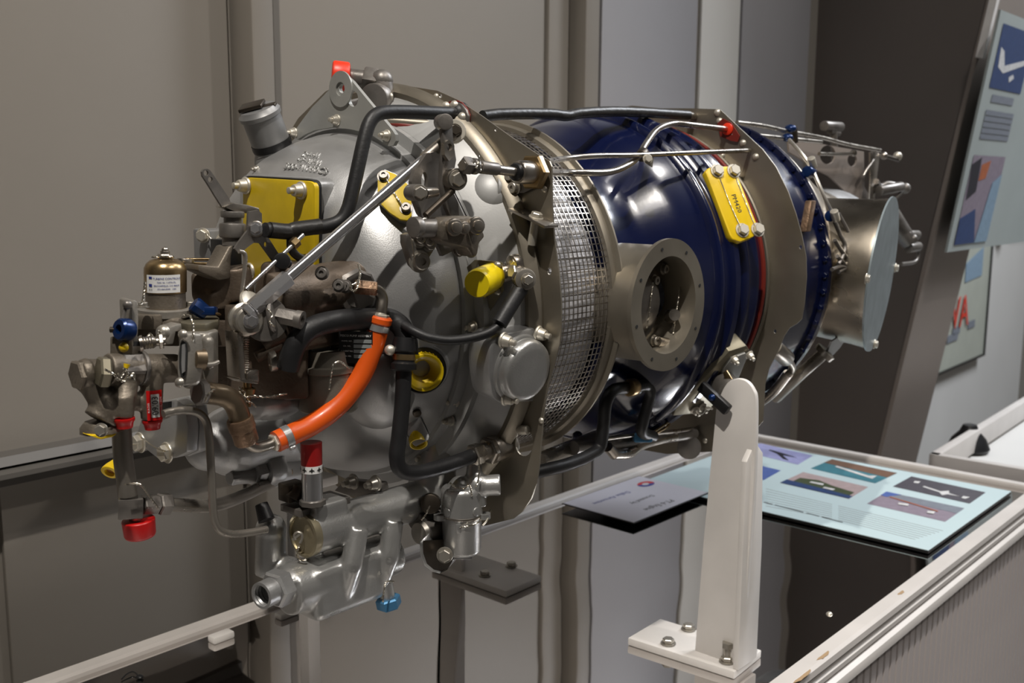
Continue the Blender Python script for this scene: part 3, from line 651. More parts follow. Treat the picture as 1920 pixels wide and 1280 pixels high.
# rear blue section and exhaust case
rc = rev('combustion_case', [(.389,.2),(.39,.242),(.41,.250),(.45,.2545),(.52,.2565),(.545,.2565),(.548,.2565),(.5485,.2655),(.560,.2655),(.5605,.2)], 'blue', 128, sharp=30, label='dark blue rear case with bolted flange')
for i in range(60):
    a = 2*pi*i/60; d = V((0, cos(a), sin(a)))
    if cos(a) < .35: bolt(d*.2605 + V((.5485, 0, 0)), ML, .0047, rc, 'blue')
ex_ = rev('exhaust_case', [(.5605,.2),(.5605,.263),(.570,.263),(.572,.256),(.60,.250),(.66,.232),(.74,.205),(.82,.18),(.90,.155),(.96,.145),(1.0,.14),(1.0,0)], 'exhaust', 96, label='bare steel exhaust case')
for i in range(60):
    a = 2*pi*i/60; d = V((0, cos(a), sin(a)))
    if cos(a) < .35: bolt(d*.2575 + V((.571, 0, 0)), AX, .0042, ex_, 'nut')
nE = V((.225, -.97, -.085)).normalized()
cE = PY(1654, 515, -.285); rE = (PY(1668, 370, -.285)-PY(1632, 662, -.285)).length/2
b = MB(); b.lathe(cE - nE*.20, nE, [(0,.118),(.10,.126),(.17,.131),(.19,.134),(.196,.134)], 64, cap=False); b.out('exhaust_stub', 'exhaust', ENG, label='flared steel exhaust stub')
b = MB(); b.lathe(cE - nE*.003, nE, [(0,0),(0,rE),(.003,rE),(.003,0)], 72); bp_ = b.out('exhaust_blank', 'blank', ENG, label='round grey blanking plate on the exhaust stub')
e1_, e2_, _ = frame(nE)
for u, v in ((1623, 522), (1678, 502), (1639, 645)):
    d = ray(u, v); p = CP + d*((cE-CP).dot(nE)/d.dot(nE)); bolt(p, nE, .007, bp_, 'nut_pale')
rg = rev('reduction_gearbox', [(.99,.08),(.99,.135),(1.02,.14),(1.10,.14),(1.14,.11),(1.16,.07),(1.22,.06),(1.22,0)], 'silver_dull', 48)
# ------------------------------------------------------------------ on the gearbox
def cy(b, a, d, y, r, r1=None, seg=24, f=None, y1=None):
    f = f or PY; p, q = f(a[0], a[1], y), f(d[0], d[1], y if y1 is None else y1); m_ = mpp(p)
    return b.cyl(p, q, r*m_, None if r1 is None else r1*m_, seg)
def tp(b, pts, y, r, seg=14, sub=6):
    P = [PY(p[0], p[1], p[2] if len(p) > 2 else y) for p in pts]; return b.tube(P, r*mpp(P[len(P)//2]), seg, sub)
# lifting bracket
XB = -.281
o_ = [(557,262),(551,252),(556,240),(566,226),(585,201),(602,184),(617,168),(621,155),(630,146),(641,143),(652,145),(660,152),(702,203),(735,243),(741,252),(742,264),(737,273),(728,274),(712,263),(700,255),(680,247),(650,241),(620,239),(590,244),(572,252)]
fb = lambda u, v: PX(u, v, XB)
b = MB(); b.plate([fb(u, v) for u, v in o_], (.005, 0, 0), [pxcirc(fb, 641.5, 166, 6, 9, 14), pxcirc(fb, 662, 185, 9.5, 15, 18)])
lb = b.out('lifting_bracket', 'plate_grey', ENG, sharp=20, label='flat grey lifting eye bracket on top')
b = MB(); p = fb(640.5, 167); b.lathe(p, ML, [(0,.021),(.0022,.021),(.0022,.0082),(0,.0082)], 28, cap=False); b.out('eye_boss', 'plate_grey', lb)
for u, v in ((632,225), (726,254), (552,249)): stud(fb(u, v), ML, .0058, lb)
# red capped elbow behind the bracket
pe = PX(668, 156, -.235)
b = MB(); b.rcyl(PX(622,140,-.262), PX(655,144,-.245), .0175, .003); b.out('dust_cap', 'red_orange_cap', ENG, label='red dust cap on the top fitting')
b = MB(); cy_ = [PX(650,145,-.245), PX(704,152,-.225)]
b.cyl(cy_[0], cy_[1], .0115); b.hexa(PX(681,150,-.236), PX(708,154,-.224), .0165, 4); b.cyl(PX(715,150,-.222), PX(722,200,-.222), .0135); b.sph(PX(716,151,-.222), .0138, 16); el = b.out('elbow_fitting', 'steel_dark', ENG)
b = MB(); b.rcyl(PX(700,186,-.24), PX(712,184,-.225), .019, .002); b.out('fitting_disc', 'steel_dark', el); rivet(PX(731,182,-.222), ML, .006, el)
# oil filler neck
pn0, pn1 = PX(514,282,-.302), PX(489,218,-.322); rn = 36*mpp(pn0)
nd = (pn1-pn0).normalized(); Ln = (pn1-pn0).length
b = MB(); b.lathe(pn0-nd*.02, nd, [(0,rn*1.22),(.012,rn*1.2),(.018,rn*1.1),(.022,rn)], 40); b.lathe(pn0, nd, [(0,rn),(Ln*.62,rn*1.0),(Ln,rn)], 40); fn = b.out('oil_filler_neck', 'neck_grey', ENG, label='grey oil filler neck tilted outwards')
b = MB(); b.lathe(pn1, nd, [(-.001,rn*1.02),(.0,rn*1.08),(.005,rn*1.1),(.008,rn*1.0),(.011,rn*.93),(.0115,0)], 40); cp_ = b.out('filler_cap', 'neck_grey', fn)
eu, ev, _ = frame(nd)
b = MB(); b.box(pn1+nd*.0135-RT*.006, (RT-nd*RT.dot(nd), nd.cross(RT), nd), (rn*.62, rn*.5, .0022), .001); b.box(pn1+nd*.013+RT*.012, (RT-nd*RT.dot(nd), nd.cross(RT), nd), (rn*.5, rn*.22, .002), .001); b.out('cap_lever', 'nut_dark', fn)
b = MB(); b.lathe(pn0+nd*.004, nd, [(0,rn*1.03),(.004,rn*1.06),(.009,rn*1.03)], 40, cap=False); b.out('neck_gasket', 'black_part', fn)
stud(PX(482,317,-.345), ML, .004, ENG, 'nut')
# starter pad with yellow cover
XP = -.3745
def rq(f, pts): return [f(u, v) for u, v in pts]
pad = rpoly([(449,326),(598,334),(598,520),(449,543)], 20)
b = MB(); b.plate(rq(lambda u, v: PX(u, v, XP+.004), pad), (.025, 0, 0), bev=.002); b.out('starter_pad', 'silver', ENG)
yp = rpoly([(455,332),(590,340),(590,512),(455,534)], 14)
b = MB(); b.plate(rq(lambda u, v: PX(u, v, XP-.006), [(u+1.5,v-3) for u, v in yp]), (.0085, 0, 0)); b.out('pad_gasket', 'hole', ENG, smooth=False)
b = MB(); b.plate(rq(lambda u, v: PX(u, v, XP-.009), yp), (.0065, 0, 0), bev=.001); yc = b.out('starter_pad_cover', 'yellow_paint', ENG, label='square yellow cover plate on the gearbox face')
for u, v in ((462,348), (566,357), (469,508), (566,500)): stud(PX(u, v, XP-.009), ML, .0085, yc)
# raised casting numbers
for s, u, v, sz in (('24-41', 584, 291, .0125), ('4F-RH1', 580, 303, .0125), ('300-71080C3', 573, 316, .0125)):
    p, n = surf(u, v); rt_ = V((0,-1,0)) - n*V((0,-1,0)).dot(n); rt_.normalize(); text(s, 'cast_number', 'silver_smooth', gb, p-n*.0002, rt_, n.cross(rt_), sz, ext=.0012)
# small yellow cover
p, n = surf(738, 372)
def PN(u, v, k=0):
    d = ray(u, v); o = p + n*k; return CP + d*((o-CP).dot(n)/d.dot(n))
n = (n + V((-.35, -.1, 0))).normalized()
sc_ = [(712,322),(722,318),(742,326),(760,340),(771,352),(772,404),(764,413),(750,411),(730,398),(712,380),(708,365),(708,335)]
b = MB(); b.plate([PN(u, v, .012) for u, v in sc_], -n*.022); b.out('cover_gasket', 'silver_dull', ENG, smooth=False)
b = MB(); b.plate([PN(u, v, .0165) for u, v in sc_], -n*.004, bev=.0008); c2_ = b.out('oil_port_cover', 'yellow_paint', ENG, label='small yellow cover plate beside the control rod')
for u, v in ((719,331), (761,391)): stamp('cap', _cap, 'cap_screw', 'steel_dark', PN(u, v, .0165), n, .0058, c2_)
wire([PN(724,335,.022), PN(738,360,.019), PN(757,389,.022)], c2_)
# big black oil hose
H = [(497,431,-.118),(520,432,-.118),(545,434,-.120),(575,428,-.125),(612,424,-.132),(638,414,-.138),(652,393,-.141),(662,355,-.142),(672,310,-.142),(682,265,-.141),(692,232,-.14),(706,215,-.14),(728,210,-.14),(770,210,-.14),(820,212,-.14),(856,213,-.14)]
b = MB(); tp(b, H, 0, 13.5, 18, 6); bh = b.out('oil_hose', 'rubber', ENG, label='thick black hose from the fuel control over the gearbox')
b = MB(); tp(b, [(505,431,-.119),(540,434,-.121),(556,430,-.124),(600,424,-.131)], 0, 15, 16, 6); tp(b, [(548,434,-.122),(545,450,-.123),(548,470,-.123),(566,484,-.121),(592,478,-.12)], 0, 8, 12, 6); b.out('hose_tee', 'rubber_tape', bh)
p = PY(860, 213, -.14); b = MB(); b.sph(p+V((.002,0,0)), .014, 16); b.out('hose_end', 'rubber', bh)
gs = [(838,197),(845,190),(858,188),(868,192),(878,204),(883,216),(882,228),(876,234),(866,231),(856,222),(842,206)]
b = MB(); b.plate([PX(u, v, XF-.001) for u, v in gs], (-.002, 0, 0)); b.out('hose_gasket', 'red_seal', fs1, smooth=False, label='red gasket under the hose elbow')
b = MB(); b.plate([PX(u+1, v+2, XF-.003) for u, v in [(u*.93+860*.07, v*.93+210*.07) for u, v in gs]], (-.004, 0, 0), bev=.001); b.out('hose_flange', 'steel_dark', fs1)
for u, v in ((836,200), (866,220), (852,198)): stamp('dome', _dome, 'cap_screw', 'nut_pale', PX(u, v, XF-.007), ML, .0062, fs1)
# black breather hose along the top
b = MB(); tp(b, [(905,218,-.10),(940,214,-.10),(1000,213,-.10),(1035,214,-.10),(1062,217,-.10),(1090,212,-.10),(1150,209,-.10),(1210,211,-.10),(1260,214,-.10),(1290,216,-.10)], 0, 10, 16, 6); b.out('top_hose', 'rubber_tape', ENG, label='black taped hose along the top')
b = MB(); tp(b, [(1285,215,-.10),(1310,220,-.095),(1330,224,-.09)], 0, 7); b.out('top_hose_fitting', 'steel', ENG)
# brown insulated line under the hose
b = MB(); P = [PX(724,230,-.25), PX(770,237,-.235), PX(822,242,-.215)]; b.tube(P, .0042, 10); b.out('brown_line', 'red_seal', ENG)
b = MB(); P = [PX(724,226,-.25), PX(780,231,-.23), PX(830,234,-.21)]; b.tube(P, .0055, 10); b.out('steel_line', 'fireseal', ENG)
# push rod
ra, rb = PY(505,551,-.165), PY(812,284,-.215); dr = (rb-ra).normalized()
b = MB(); b.cyl(ra, rb, .0056, seg=24); rod = b.out('control_rod', 'chrome', ENG, label='long bright control rod')
b = MB(); b.hexa(ra-dr*.022, ra+dr*.026, .0088); b.hexa(ra-dr*.03, ra-dr*.023, .0095); b.out('rod_hex_sleeve', 'chrome', rod)
pu = PY(806,290,-.214); b = MB(); b.lathe(pu-dr*.008, dr, [(0,0),(0,.0065),(.002,.0072),(.036,.0072),(.038,.0085),(.044,.0085),(.044,0)], 20); b.out('rod_sleeve', 'steel', rod)
pj = PY(851,247,-.222); nj = V((-.55,-.8,.15)).normalized()
b = MB(); b.lathe(pj-nj*.006, nj, [(0,.0115),(.002,.0125),(.010,.0125),(.012,.0115),(.012,.007),(0,.007)], 28, cap=False); b.cyl(pu+dr*.03, pj, .0055); b.out('rod_end', 'nut_pale', rod)
b = MB(); b.sph(pj, .0095, 16); b.out('rod_ball', 'steel', rod); bolt(pj+nj*.006, nj, .0058, rod, 'nut_dark')
# near stud nuts around the gearbox flange
for u, v in ((840,755), (884,613), (797,857), (845,787)):
    d, n2 = surf(u, v); stud(V((-.256, d.y, d.z)), ML, .0062, ic, 'nut_pale' if v != 787 else 'nut')
# yellow threaded port plug and small plug
def plug(u, v, n, R, depth, boss, nm, lab):
    p, _ = surf(u, v); n = V(n).normalized()
    if boss:
        b = MB(); b.lathe(p-n*.03, n, [(0,R*1.75),(.022,R*1.5),(.030,R*1.34),(.030,R*1.05),(.018,R*1.02),(.018,0)], 36); b.out('port_boss', 'silver', ENG)
        b = MB(); b.lathe(p-n*.013, n, [(0,R*1.2),(.0175,R*1.22),(.0175,R*.98),(0,R*.98)], 36, cap=False); b.out('port_seal', 'black_part', ENG)
    b = MB(); q_ = p - n*.012
    pr = [(0,R*.95),(depth,R),(depth+.001,R*.97),(depth+.001,R*.86)] + [(depth-.001-k*.0022, R*((.82 if k % 2 else .72)-.05*k)) for k in range(7)] + [(0,R*.3),(0,0)]
    b.lathe(q_, n, pr, 36, cap=False); o = b.out(nm, 'yellow_plug', ENG, label=lab, sharp=25)
    b = MB()
    for k in range(30):
        a = 2*pi*k/30; e1, e2, _ = frame(n); d = e1*cos(a)+e2*sin(a); b.box(q_+n*(depth*.5)+d*R*.985, (d, n.cross(d), n), (R*.03, R*.035, depth*.42))
    b.out('plug_rib', 'yellow_plug', o, smooth=False)
plug(792, 692, (-.55,-.80,-.10), .0215, .026, True, 'yellow_port_plug', 'ribbed yellow plug in the oil port')
plug(781, 803, (-.45,-.62,-.60), .0105, .034, False, 'small_yellow_plug', 'small ribbed yellow plug below the oil port')
b = MB(); p, n = surf(772, 790); b.box(p-n*.006, (V((0,.6,.8)), n.cross(V((0,.6,.8))), n), (.030, .012, .006), .004); b.out('drain_boss', 'silver', ENG)
b = MB(); p, n = surf(781, 772); b.rcyl(p-n*.005, p+n*.004, .005); b.out('drain_nut', 'nut_dark', ENG)
# lower casting boss and silver reflector foot
b = MB(); p, n = surf(700, 735); b.sph(p-n*.016, .045, 22, (1,1.2,.7), n); b.out('gearbox_boss', 'silver', ENG)
# filter cover on the inlet case
pc = PR(985, 690, .272); nc = V((-.06,-.985,-.15)).normalized()
def PC(u, v, k=0):
    d = ray(u, v); o = pc + nc*k; return CP + d*((o-CP).dot(nc)/d.dot(nc))
fl = rpoly([(922,632),(1020,611),(1030,690),(1022,752),(926,758),(916,690)], 24)
b = MB(); b.plate([PC(u, v, -.004) for u, v in fl], -nc*.035, bev=.003); fc = b.out('filter_housing', 'silver', ENG)
rx = (PC(941,688,.02)-PC(1029,688,.02)).length/2; ry = (PC(985,620,.02)-PC(985,756,.02)).length/2
rC = 60*mpp(pc); cc = PC(972, 689, -.004)
b = MB(); b.lathe(cc, nc, [(0,rC*1.08),(.005,rC*1.07),(.006,rC*1.0),(.012,rC*.995),(.016,rC*.95),(.0185,rC*.87),(.0195,rC*.7),(.020,0)], 56); b.out('filter_cover', 'silver_smooth', ENG, label='domed round silver cover on the inlet case')
for u, v in ((942,637), (1008,625), (947,745)): stud(PC(u, v, -.002), (nc+V((.25,0,0))).normalized(), .0078, fc)
# black sense line and heat-shrink sleeve
P = [PR(u, v, r) for u, v, r in [(757,610,.20),(778,622,.215),(805,633,.228),(840,638,.24),(880,634,.252),(915,624,.262),(940,608,.268)]]
b = MB(); b.tube(P, .0052, 12); sl_ = b.out('sense_line', 'rubber', ENG, label='slim black line curving below the yellow cap')
b = MB(); b.tube([PR(936,607,.268), PR(955,575,.27), PR(977,540,.272)], .0088, 16); b.out('shrink_sleeve', 'rubber', sl_)
b = MB(); p = PR(982,522,.275); b.cyl(PR(977,538,.272), p, .0075, .0085); b.rcyl(p-V((.006,.008,0)), p+V((.006,.008,-.0)), .012); b.out('line_banjo', 'nut', sl_); bolt(p+V((-.006,-.010,0)), (-.5,-.85,0), .0055, sl_, 'nut')
# yellow capped connector on its bracket
pb_ = PR(938, 512, .252); nb_ = V((-.93,-.34,-.10)).normalized()
def PB(u, v, k=0):
    d = ray(u, v); o = pb_ + nb_*k; return CP + d*((o-CP).dot(nb_)/d.dot(nb_))
b = MB(); b.plate([PB(u, v) for u, v in [(890,487),(938,491),(943,495),(944,545),(938,553),(915,590),(905,600),(880,560),(876,500)]], -nb_*.0025); br_ = b.out('connector_bracket', 'olive_plate', ENG, sharp=20)
ca = PB(921, 519); cb = DP(897, 522, ca - RT*.0 + nb_*.02)
cd_ = nb_; R_ = 27.5*mpp(ca)
b = MB(); b.lathe(ca, cd_, [(0,R_*.96),(.034,R_*.98),(.038,R_*.96),(.0405,R_*.88),(.041,0)], 40); b.box(ca+cd_*.013+V((0,-.2,-.8)).normalized()*R_, (cd_, V((0,-.8,.2)), V((0,.2,.8))), (.013,.0012,.0012)); b.out('yellow_cap', 'yellow_plastic', br_, label='bright yellow protective cap')
for u, v in ((933,498), (932,546)): stamp('dome', _dome, 'rivet', 'nut', PB(u, v), nb_, .0048, br_)
b = MB(); b.cyl(PB(940,512,-.003), PB(972,505,-.016), .011, .008); b.rcyl(PR(958,495,.268), PR(972,492,.27), .010); b.cyl(PR(964,494,.27), PR(968,488,.275), .004); b.out('connector_body', 'steel', br_)
b = MB(); b.hexa(PR(958,508,.27), PR(975,512,.272), .0075); b.out('connector_nut', 'nut', br_)
# ------------------------------------------------------------------ control linkage at the right
YL = -.232
def pl_(pts, y, mt, nm, par, th=.004, bev=.0008, label=None, holes=(), f=PY):
    b = MB(); g = lambda u, v: f(u, v, y)
    t = V((0, th, 0)) if f is PY else V((th, 0, 0))
    b.plate([g(u, v) for u, v in pts], t, [pxcirc(g, *h) for h in holes], 0 if holes else bev); return b.out(nm, mt, par, label=label, sharp=25)
lk = pl_([(792,300),(800,288),(815,284),(830,290),(842,320),(846,350),(838,395),(850,470),(830,480),(812,440),(800,420),(786,400),(775,372),(772,340),(778,318)], -.222, 'steel_dark', 'control_linkage', ENG, .005, label='dark lever linkage for the power control', holes=((796,340,6,18),))
pl_([(832,226),(838,222),(848,228),(850,260),(856,300),(850,330),(846,350),(860,380),(862,410),(852,420),(838,390),(828,345),(830,300),(834,270),(830,250)], -.236, 'steel_dark', 'lever_arm', lk, .006)
pl_([(833,268),(842,262),(852,272),(852,292),(842,302),(834,290)], -.243, 'steel', 'clevis_plate', lk, .005, holes=((843,276,5,7),))
b = MB(); p = PY(832,229,-.232); b.rcyl(p-V((.004,.007,0)), p+V((.004,.008,0)), .0085); b.out('pivot_boss', 'steel_dark', lk)
b = MB(); p = PY(853,336,-.245); b.rcyl(p+V((.006,.016,0)), p-V((.004,.008,0)), .0115); b.out('pivot_boss', 'steel', lk); bolt(p-V((.004,.008,0)), (-.5,-.86,0), .0075, lk, 'nut')
b = MB(); p = PY(784,361,-.236); b.rcyl(p+V((.0,.012,0)), p-V((.004,.006,0)), .0085); b.out('pivot_boss', 'steel_dark', lk); bolt(p-V((.004,.006,0)), (-.5,-.86,0), .0065, lk, 'nut')
b = MB(); cy(b, (796,362), (818,360), -.24, 11, 9); b.out('roller', 'steel', lk)
b = MB(); cy(b, (798,404), (849,357), -.247, 6.5); b.out('spring_tube', 'nut_dark', lk)
b = MB(); tp(b, [(851,358,-.248),(862,380,-.25),(875,406,-.25),(884,420,-.248)], 0, 1.1, 8); b.out('cable_wire', 'black_part', lk)
# horizontal servo body
sv = MB(); p0, p1 = PY(782,428,-.250), PY(840,427,-.250)
sv.rcyl(p0, p1, .0092, .003); s_ = sv.out('servo_arm', 'steel_dark', ENG, label='dark horizontal servo arm with three pins')
b = MB(); b.plate([PY(u, v, -.262) for u, v in [(826,416),(836,408),(880,405),(894,408),(900,420),(911,443),(900,456),(896,480),(886,482),(880,466),(850,458),(828,452),(824,436)]], (0,.03,0), bev=.003); b.out('servo_block', 'cast_dark', s_)
nn_ = V((-.35,-.93,.05)).normalized()
for u, v, r in ((848,426,.009), (866,427,.0068), (889,423,.0095)):
    p = PY(u, v, -.262); b = MB(); b.rcyl(p, p+nn_*.008, r, .002, 24); b.rcyl(p+nn_*.007, p+nn_*.012, r*.62, .001, 20); b.out('pivot_pin', 'steel', s_)
b = MB(); b.rcyl(PY(774,426,-.252), PY(786,425,-.252), .0105); b.out('arm_eye', 'steel_dark', s_)
for u, v in ((779,437), (786,447), (803,452), (860,470), (883,472)):
    capnut(PY(u, v, -.24), nn_, .0055, s_, 'steel')
lp = pl_([(762,440),(772,436),(800,448),(815,452),(813,470),(800,490),(795,505),(786,508),(776,498),(768,475),(762,455)], -.226, 'steel_dark', 'lever_plate', ENG, .01, label='dark triangular bracket below the servo')
capnut(PY(786,490,-.227), nn_, .0098, lp, 'nut'); capnut(PY(786,452,-.227), nn_, .006, lp, 'nut'); capnut(PY(804,458,-.227), nn_, .0065, lp, 'nut')
b = MB(); tp(b, [(772,450,-.23),(775,470,-.231),(779,490,-.232),(784,490,-.233)], 0, .9, 6); b.out('cotter_wire', 'wire', lp)
wire([PY(772,441,-.245), PY(790,415,-.25), PY(800,408,-.25)], s_)
# rod through the fire seal and ball fitting
q1 = PX(1007,323,-.203); yq = q1.y; q0 = q1-V((.034,0,0))
b = MB(); b.cyl(PY(866,310,yq), q0, .0052); rr2 = b.out('cross_rod', 'steel', ENG)
b = MB(); b.hexa(PY(868,309,yq), PY(884,311,yq), .0090, 4); b.rcyl(PY(884,311,yq), PY(893,312,yq), .0085); b.rcyl(PY(899,313,yq), PY(932,317,yq), .0068); b.out('rod_coupling', 'steel_dark', rr2)
wire([PY(888,303,yq-.006), PY(893,315,yq-.008), PY(897,305,yq-.008), PY(901,320,yq-.008), PY(897,290,yq-.006)], rr2)
b = MB(); b.rcyl(q0, q1, .0128, .003); bf = b.out('bulkhead_fitting', 'steel', ENG); b = MB(); b.hexa(q1-V((.011,0,0)), q1-V((.001,0,0)), .0205); b.out('bulkhead_nut', 'bronze', bf)
b = MB(); b.rcyl(q0-V((.005,0,0)), q0+V((.003,0,0)), .0098, .003); b.out('rod_seal', 'black_part', bf)
b = MB(); b.plate([PX(u, v, XF-.002) for u, v in [(958,318),(966,312),(1004,306),(1022,316),(1026,332),(1012,348),(985,362),(966,362),(958,350),(950,330)]], (-.003,0,0), bev=.0006); b.out('fitting_flange', 'steel_dark', bf)
for u, v in ((960,328), (1012,336), (966,352)): capnut(PX(u, v, XF-.005), ML, .007, bf, 'nut')
b = MB(); p, n = surf(925, 350); b.lathe(p-n*.012, n, [(0,.030),(.010,.024),(.016,.016),(.018,0)], 28); b.cyl(p-n*.006, p-n*.012+V((.05,-.028,-.004)), .016, .020); b.out('inlet_boss', 'silver_flat', ENG)
# ------------------------------------------------------------------ fuel control, upper left
yF = -.075
def L(par, base, ax, prof, mt, nm, seg=32, label=None, sharp=38):
    b = MB(); b.lathe(base, ax, prof, seg); return b.out(nm, mt, par, label=label, sharp=sharp)
pb0 = PY(311, 576, yF); m_ = mpp(pb0); ZU = V((0,0,1)); tilt = (ZU + RT*.03).normalized()
bel = L(ENG, pb0, tilt, [(k*m_, r*m_) for k, r in ((-4,0),(-4,36),(28,35.5),(30,38),(66,38.5),(74,38),(82,34),(88,27),(91,19),(92,0))], 'bronze', 'bellows_can', 44, 'bronze coloured domed can of the fuel control')
L(bel, pb0, tilt, [(k*m_, r*m_) for k, r in ((0,0),(0,36.5),(29,36),(29,0))], 'cast_dark', 'can_base', 40)
b = MB(); b.hexa(pb0+tilt*91*m_, pb0+tilt*100*m_, 14*m_); b.rcyl(pb0+tilt*98*m_, pb0+tilt*106*m_, 8.5*m_); b.sph(pb0+tilt*107*m_, 6.5*m_, 14); b.out('can_nut', 'steel', bel)
wire([pb0+tilt*94*m_+RT*t*m_-FW*s*m_ for t, s in ((-22,6),(-12,12),(0,15),(12,10),(16,0))], bel)
wire([PY(272,527,yF-.03), PY(270,545,yF-.03), PY(267,565,yF-.03), PY(262,572,yF-.03)], bel)
# label wrapped round the can
Rl = 38.9*m_; toc = (CP-pb0); toc.z = 0; toc.normalize(); side = V((-toc.y, toc.x, 0))
if side.dot(RT) < 0: side = -side
def wrap(x, y, z=0, R=Rl, dz=0):   # x along arc, y up
    a = x/R; return pb0 + tilt*(y+dz) + (toc*cos(a)+side*sin(a))*(R+z)
b = MB(); x0_, x1_, y0_, y1_ = -1.0*Rl, .72*Rl, 31*m_, 64*m_
gv = [[b.bm.verts.new(wrap(x0_+(x1_-x0_)*i/20, y)) for y in (y0_, y1_)] for i in range(21)]
for i in range(20): b.bm.faces.new((gv[i][0], gv[i+1][0], gv[i+1][1], gv[i][1]))
lbl = b.out('maker_label', 'label_white', bel, label='white maker label with blue print')
for s, y, sz in (('TURBINE CONTROLS', 57, 5.3), ('7290 W. 118TH PL.', 50, 4.3), ('BROOMFIELD, CO 80020', 44, 4.3), ('303-464-0040   USA', 38, 4.1)):
    text(s, 'lettering', 'ink_blue', lbl, (0,0,0), (1,0,0), (0,1,0), sz*m_, ext=.00002, bend=lambda x, yy, z, y=y: wrap(x+2*m_, yy+y*m_, .0003+z))
text('G S', 'lettering', 'ink_black', lbl, (0,0,0), (1,0,0), (0,1,0), 5*m_, ext=.00002, bend=lambda x, yy, z: wrap(x-28.5*m_, yy+37*m_, .0003+z))
for y, hh in ((59, 4), (45, 5)):
    b = MB(); gv = [[b.bm.verts.new(wrap((-32+7*i/4)*m_, (y+dy)*m_, .0004)) for dy in (-hh/2, hh/2)] for i in range(5)]
    for i in range(4): b.bm.faces.new((gv[i][0], gv[i+1][0], gv[i+1][1], gv[i][1]))
    b.out('logo_mark', 'ink_blue', lbl)
# fuel control body
fcu = MB(); c0_ = PY(309, 583, yF)
fcu.lathe(c0_+tilt*6*m_, -tilt, [(0,0),(0,44*m_),(2*m_,49*m_),(14*m_,49*m_),(16*m_,45*m_),(16*m_,0)], 40)
fcu.box(PY(350,585,yF-.005)-tilt*2*m_, (RT, RT.cross(ZU), ZU), (18*m_, 20*m_, 8*m_), 3*m_)
fb_ = fcu.out('fuel_control_unit', 'cast_grey', ENG, label='dark fuel control unit casting at the left end')
b = MB(); b.box(PY(300,618,yF+.0), (RT, RT.cross(ZU), ZU), (48*m_, 36*m_, 26*m_), 5*m_); b.box(PY(282,600,yF+.0), (RT, RT.cross(ZU), ZU), (30*m_, 30*m_, 14*m_), 3*m_); b.out('control_body', 'cast_dark', fb_)
capnut(PY(358,576,yF-.01), tilt, .006, fb_, 'nut'); capnut(PY(268,576,yF-.02), tilt, .005, fb_, 'nut')
b = MB(); b.plate([PY(u, v, yF-.03) for u, v in [(246,566),(252,562),(258,566),(260,600),(258,640),(250,645),(247,600)]], (.004,.03,0), bev=.001); b.out('side_bracket', 'cast_grey', fb_)
b = MB(); tp(b, [(238,572),(233,585),(228,603)], yF-.03, 4); b.sph(PY(239,571,yF-.032), .0045); b.out('side_lever', 'steel_dark', fb_)
p = PY(236,618,yF-.03); dn = (-RT*.55 - FW*.82 + UP*.05).normalized()
L(fb_, p+dn*.008, -dn, [(.006,0),(.006,.0042),(0,.0046),(0,.0092),(.002,.0108),(.010,.0108),(.014,.009),(.014,0)], 'blue_anod', 'blue_cap', 16, 'blue anodised cap')
b = MB(); b.cyl(p-RT*.008, p-RT*.0145, .0028); b.out('cap_tip', 'nut_dark', fb_)
p = PY(378,581,yF-.03); b = MB(); b.lathe(p, (-RT*.6+UP*.5-FW*.4), [(-.006,0),(-.006,.0065),(-.004,.0075),(.008,.0085),(.010,.0075),(.010,0)], 8); b.box(p+RT*.006-UP*.001, (RT, UP, FW), (.009,.0045,.006), .002); b.out('blue_cap', 'blue_anod', fb_, label='blue anodised cap on top')
b = MB(); b.rcyl(PY(397,589,yF-.035), PY(398,584,yF-.035), .009, .002); b.out('brass_cap', 'bronze', fb_)
# valve body in front
yv = -.125; m2 = mpp(PY(372,660,yv))
F3 = (RT, RT.cross(ZU).normalized(), ZU)
b = MB(); cV = PY(376,665,yv); b.lathe(PY(376,725,yv), ZU, [(0,0),(0,28*m2),(3*m2,32*m2),(40*m2,34*m2),(108*m2,36*m2),(108*m2,0)], 32); b.sph(PY(391,640,yv-.022), 11*m2, 16); b.cyl(PY(391,640,yv-.022), PY(391,690,yv-.022), 11*m2); vb = b.out('valve_body', 'cast_grey', ENG, cast=.0016, label='grey cast valve body of the fuel control')
b = MB(); b.plate([PZ(u, v, cV.z+(665-604)*m2) for u, v in [(336,600),(344,593),(372,589),(404,590),(411,595),(409,601),(385,607),(352,607),(339,605)]], (0,0,-17*m2), bev=.0012); b.out('valve_lid', 'olive_plate', vb)
b = MB(); tp(b, [(373,675),(385,683),(400,682),(410,678)], yv-.033, 4); b.out('casting_rib', 'cast_grey', vb)
cap_n = (-RT*.72 - FW*.68).normalized(); p = PY(366,673,yv-.038)
L(vb, p-cap_n*.008, cap_n, [(0,0),(0,.010),(.010,.010),(.011,.0085),(.011,.0045),(.006,.004),(.006,0)], 'bronze_dark', 'valve_port', 24)
ov = [(336,640),(339,628),(345,622),(351,628),(354,650),(353,690),(349,715),(343,724),(336,722),(332,700),(332,665)]
b = MB(); b.plate([DP(u, v, PY(343,672,yv-.04)) for u, v in ov], RT*.010+FW*.012, bev=.0015); b.out('side_cover', 'cast_grey', vb)
b = MB(); b.plate([DP(u, v, PY(343,672,yv-.043)) for u, v in [(338,645),(342,638),(348,642),(350,660),(349,690),(345,708),(339,706),(336,690),(336,662)]], FW*.004); b.out('side_recess', 'hole', vb, smooth=False)
b = MB(); b.plate([DP(u, v, PY(343,672,yv-.045)) for u, v in [(341,646),(346,644),(347,660),(346,696),(341,700),(340,680)]], FW*.003); b.out('side_insert', 'silver_dull', vb, smooth=False)
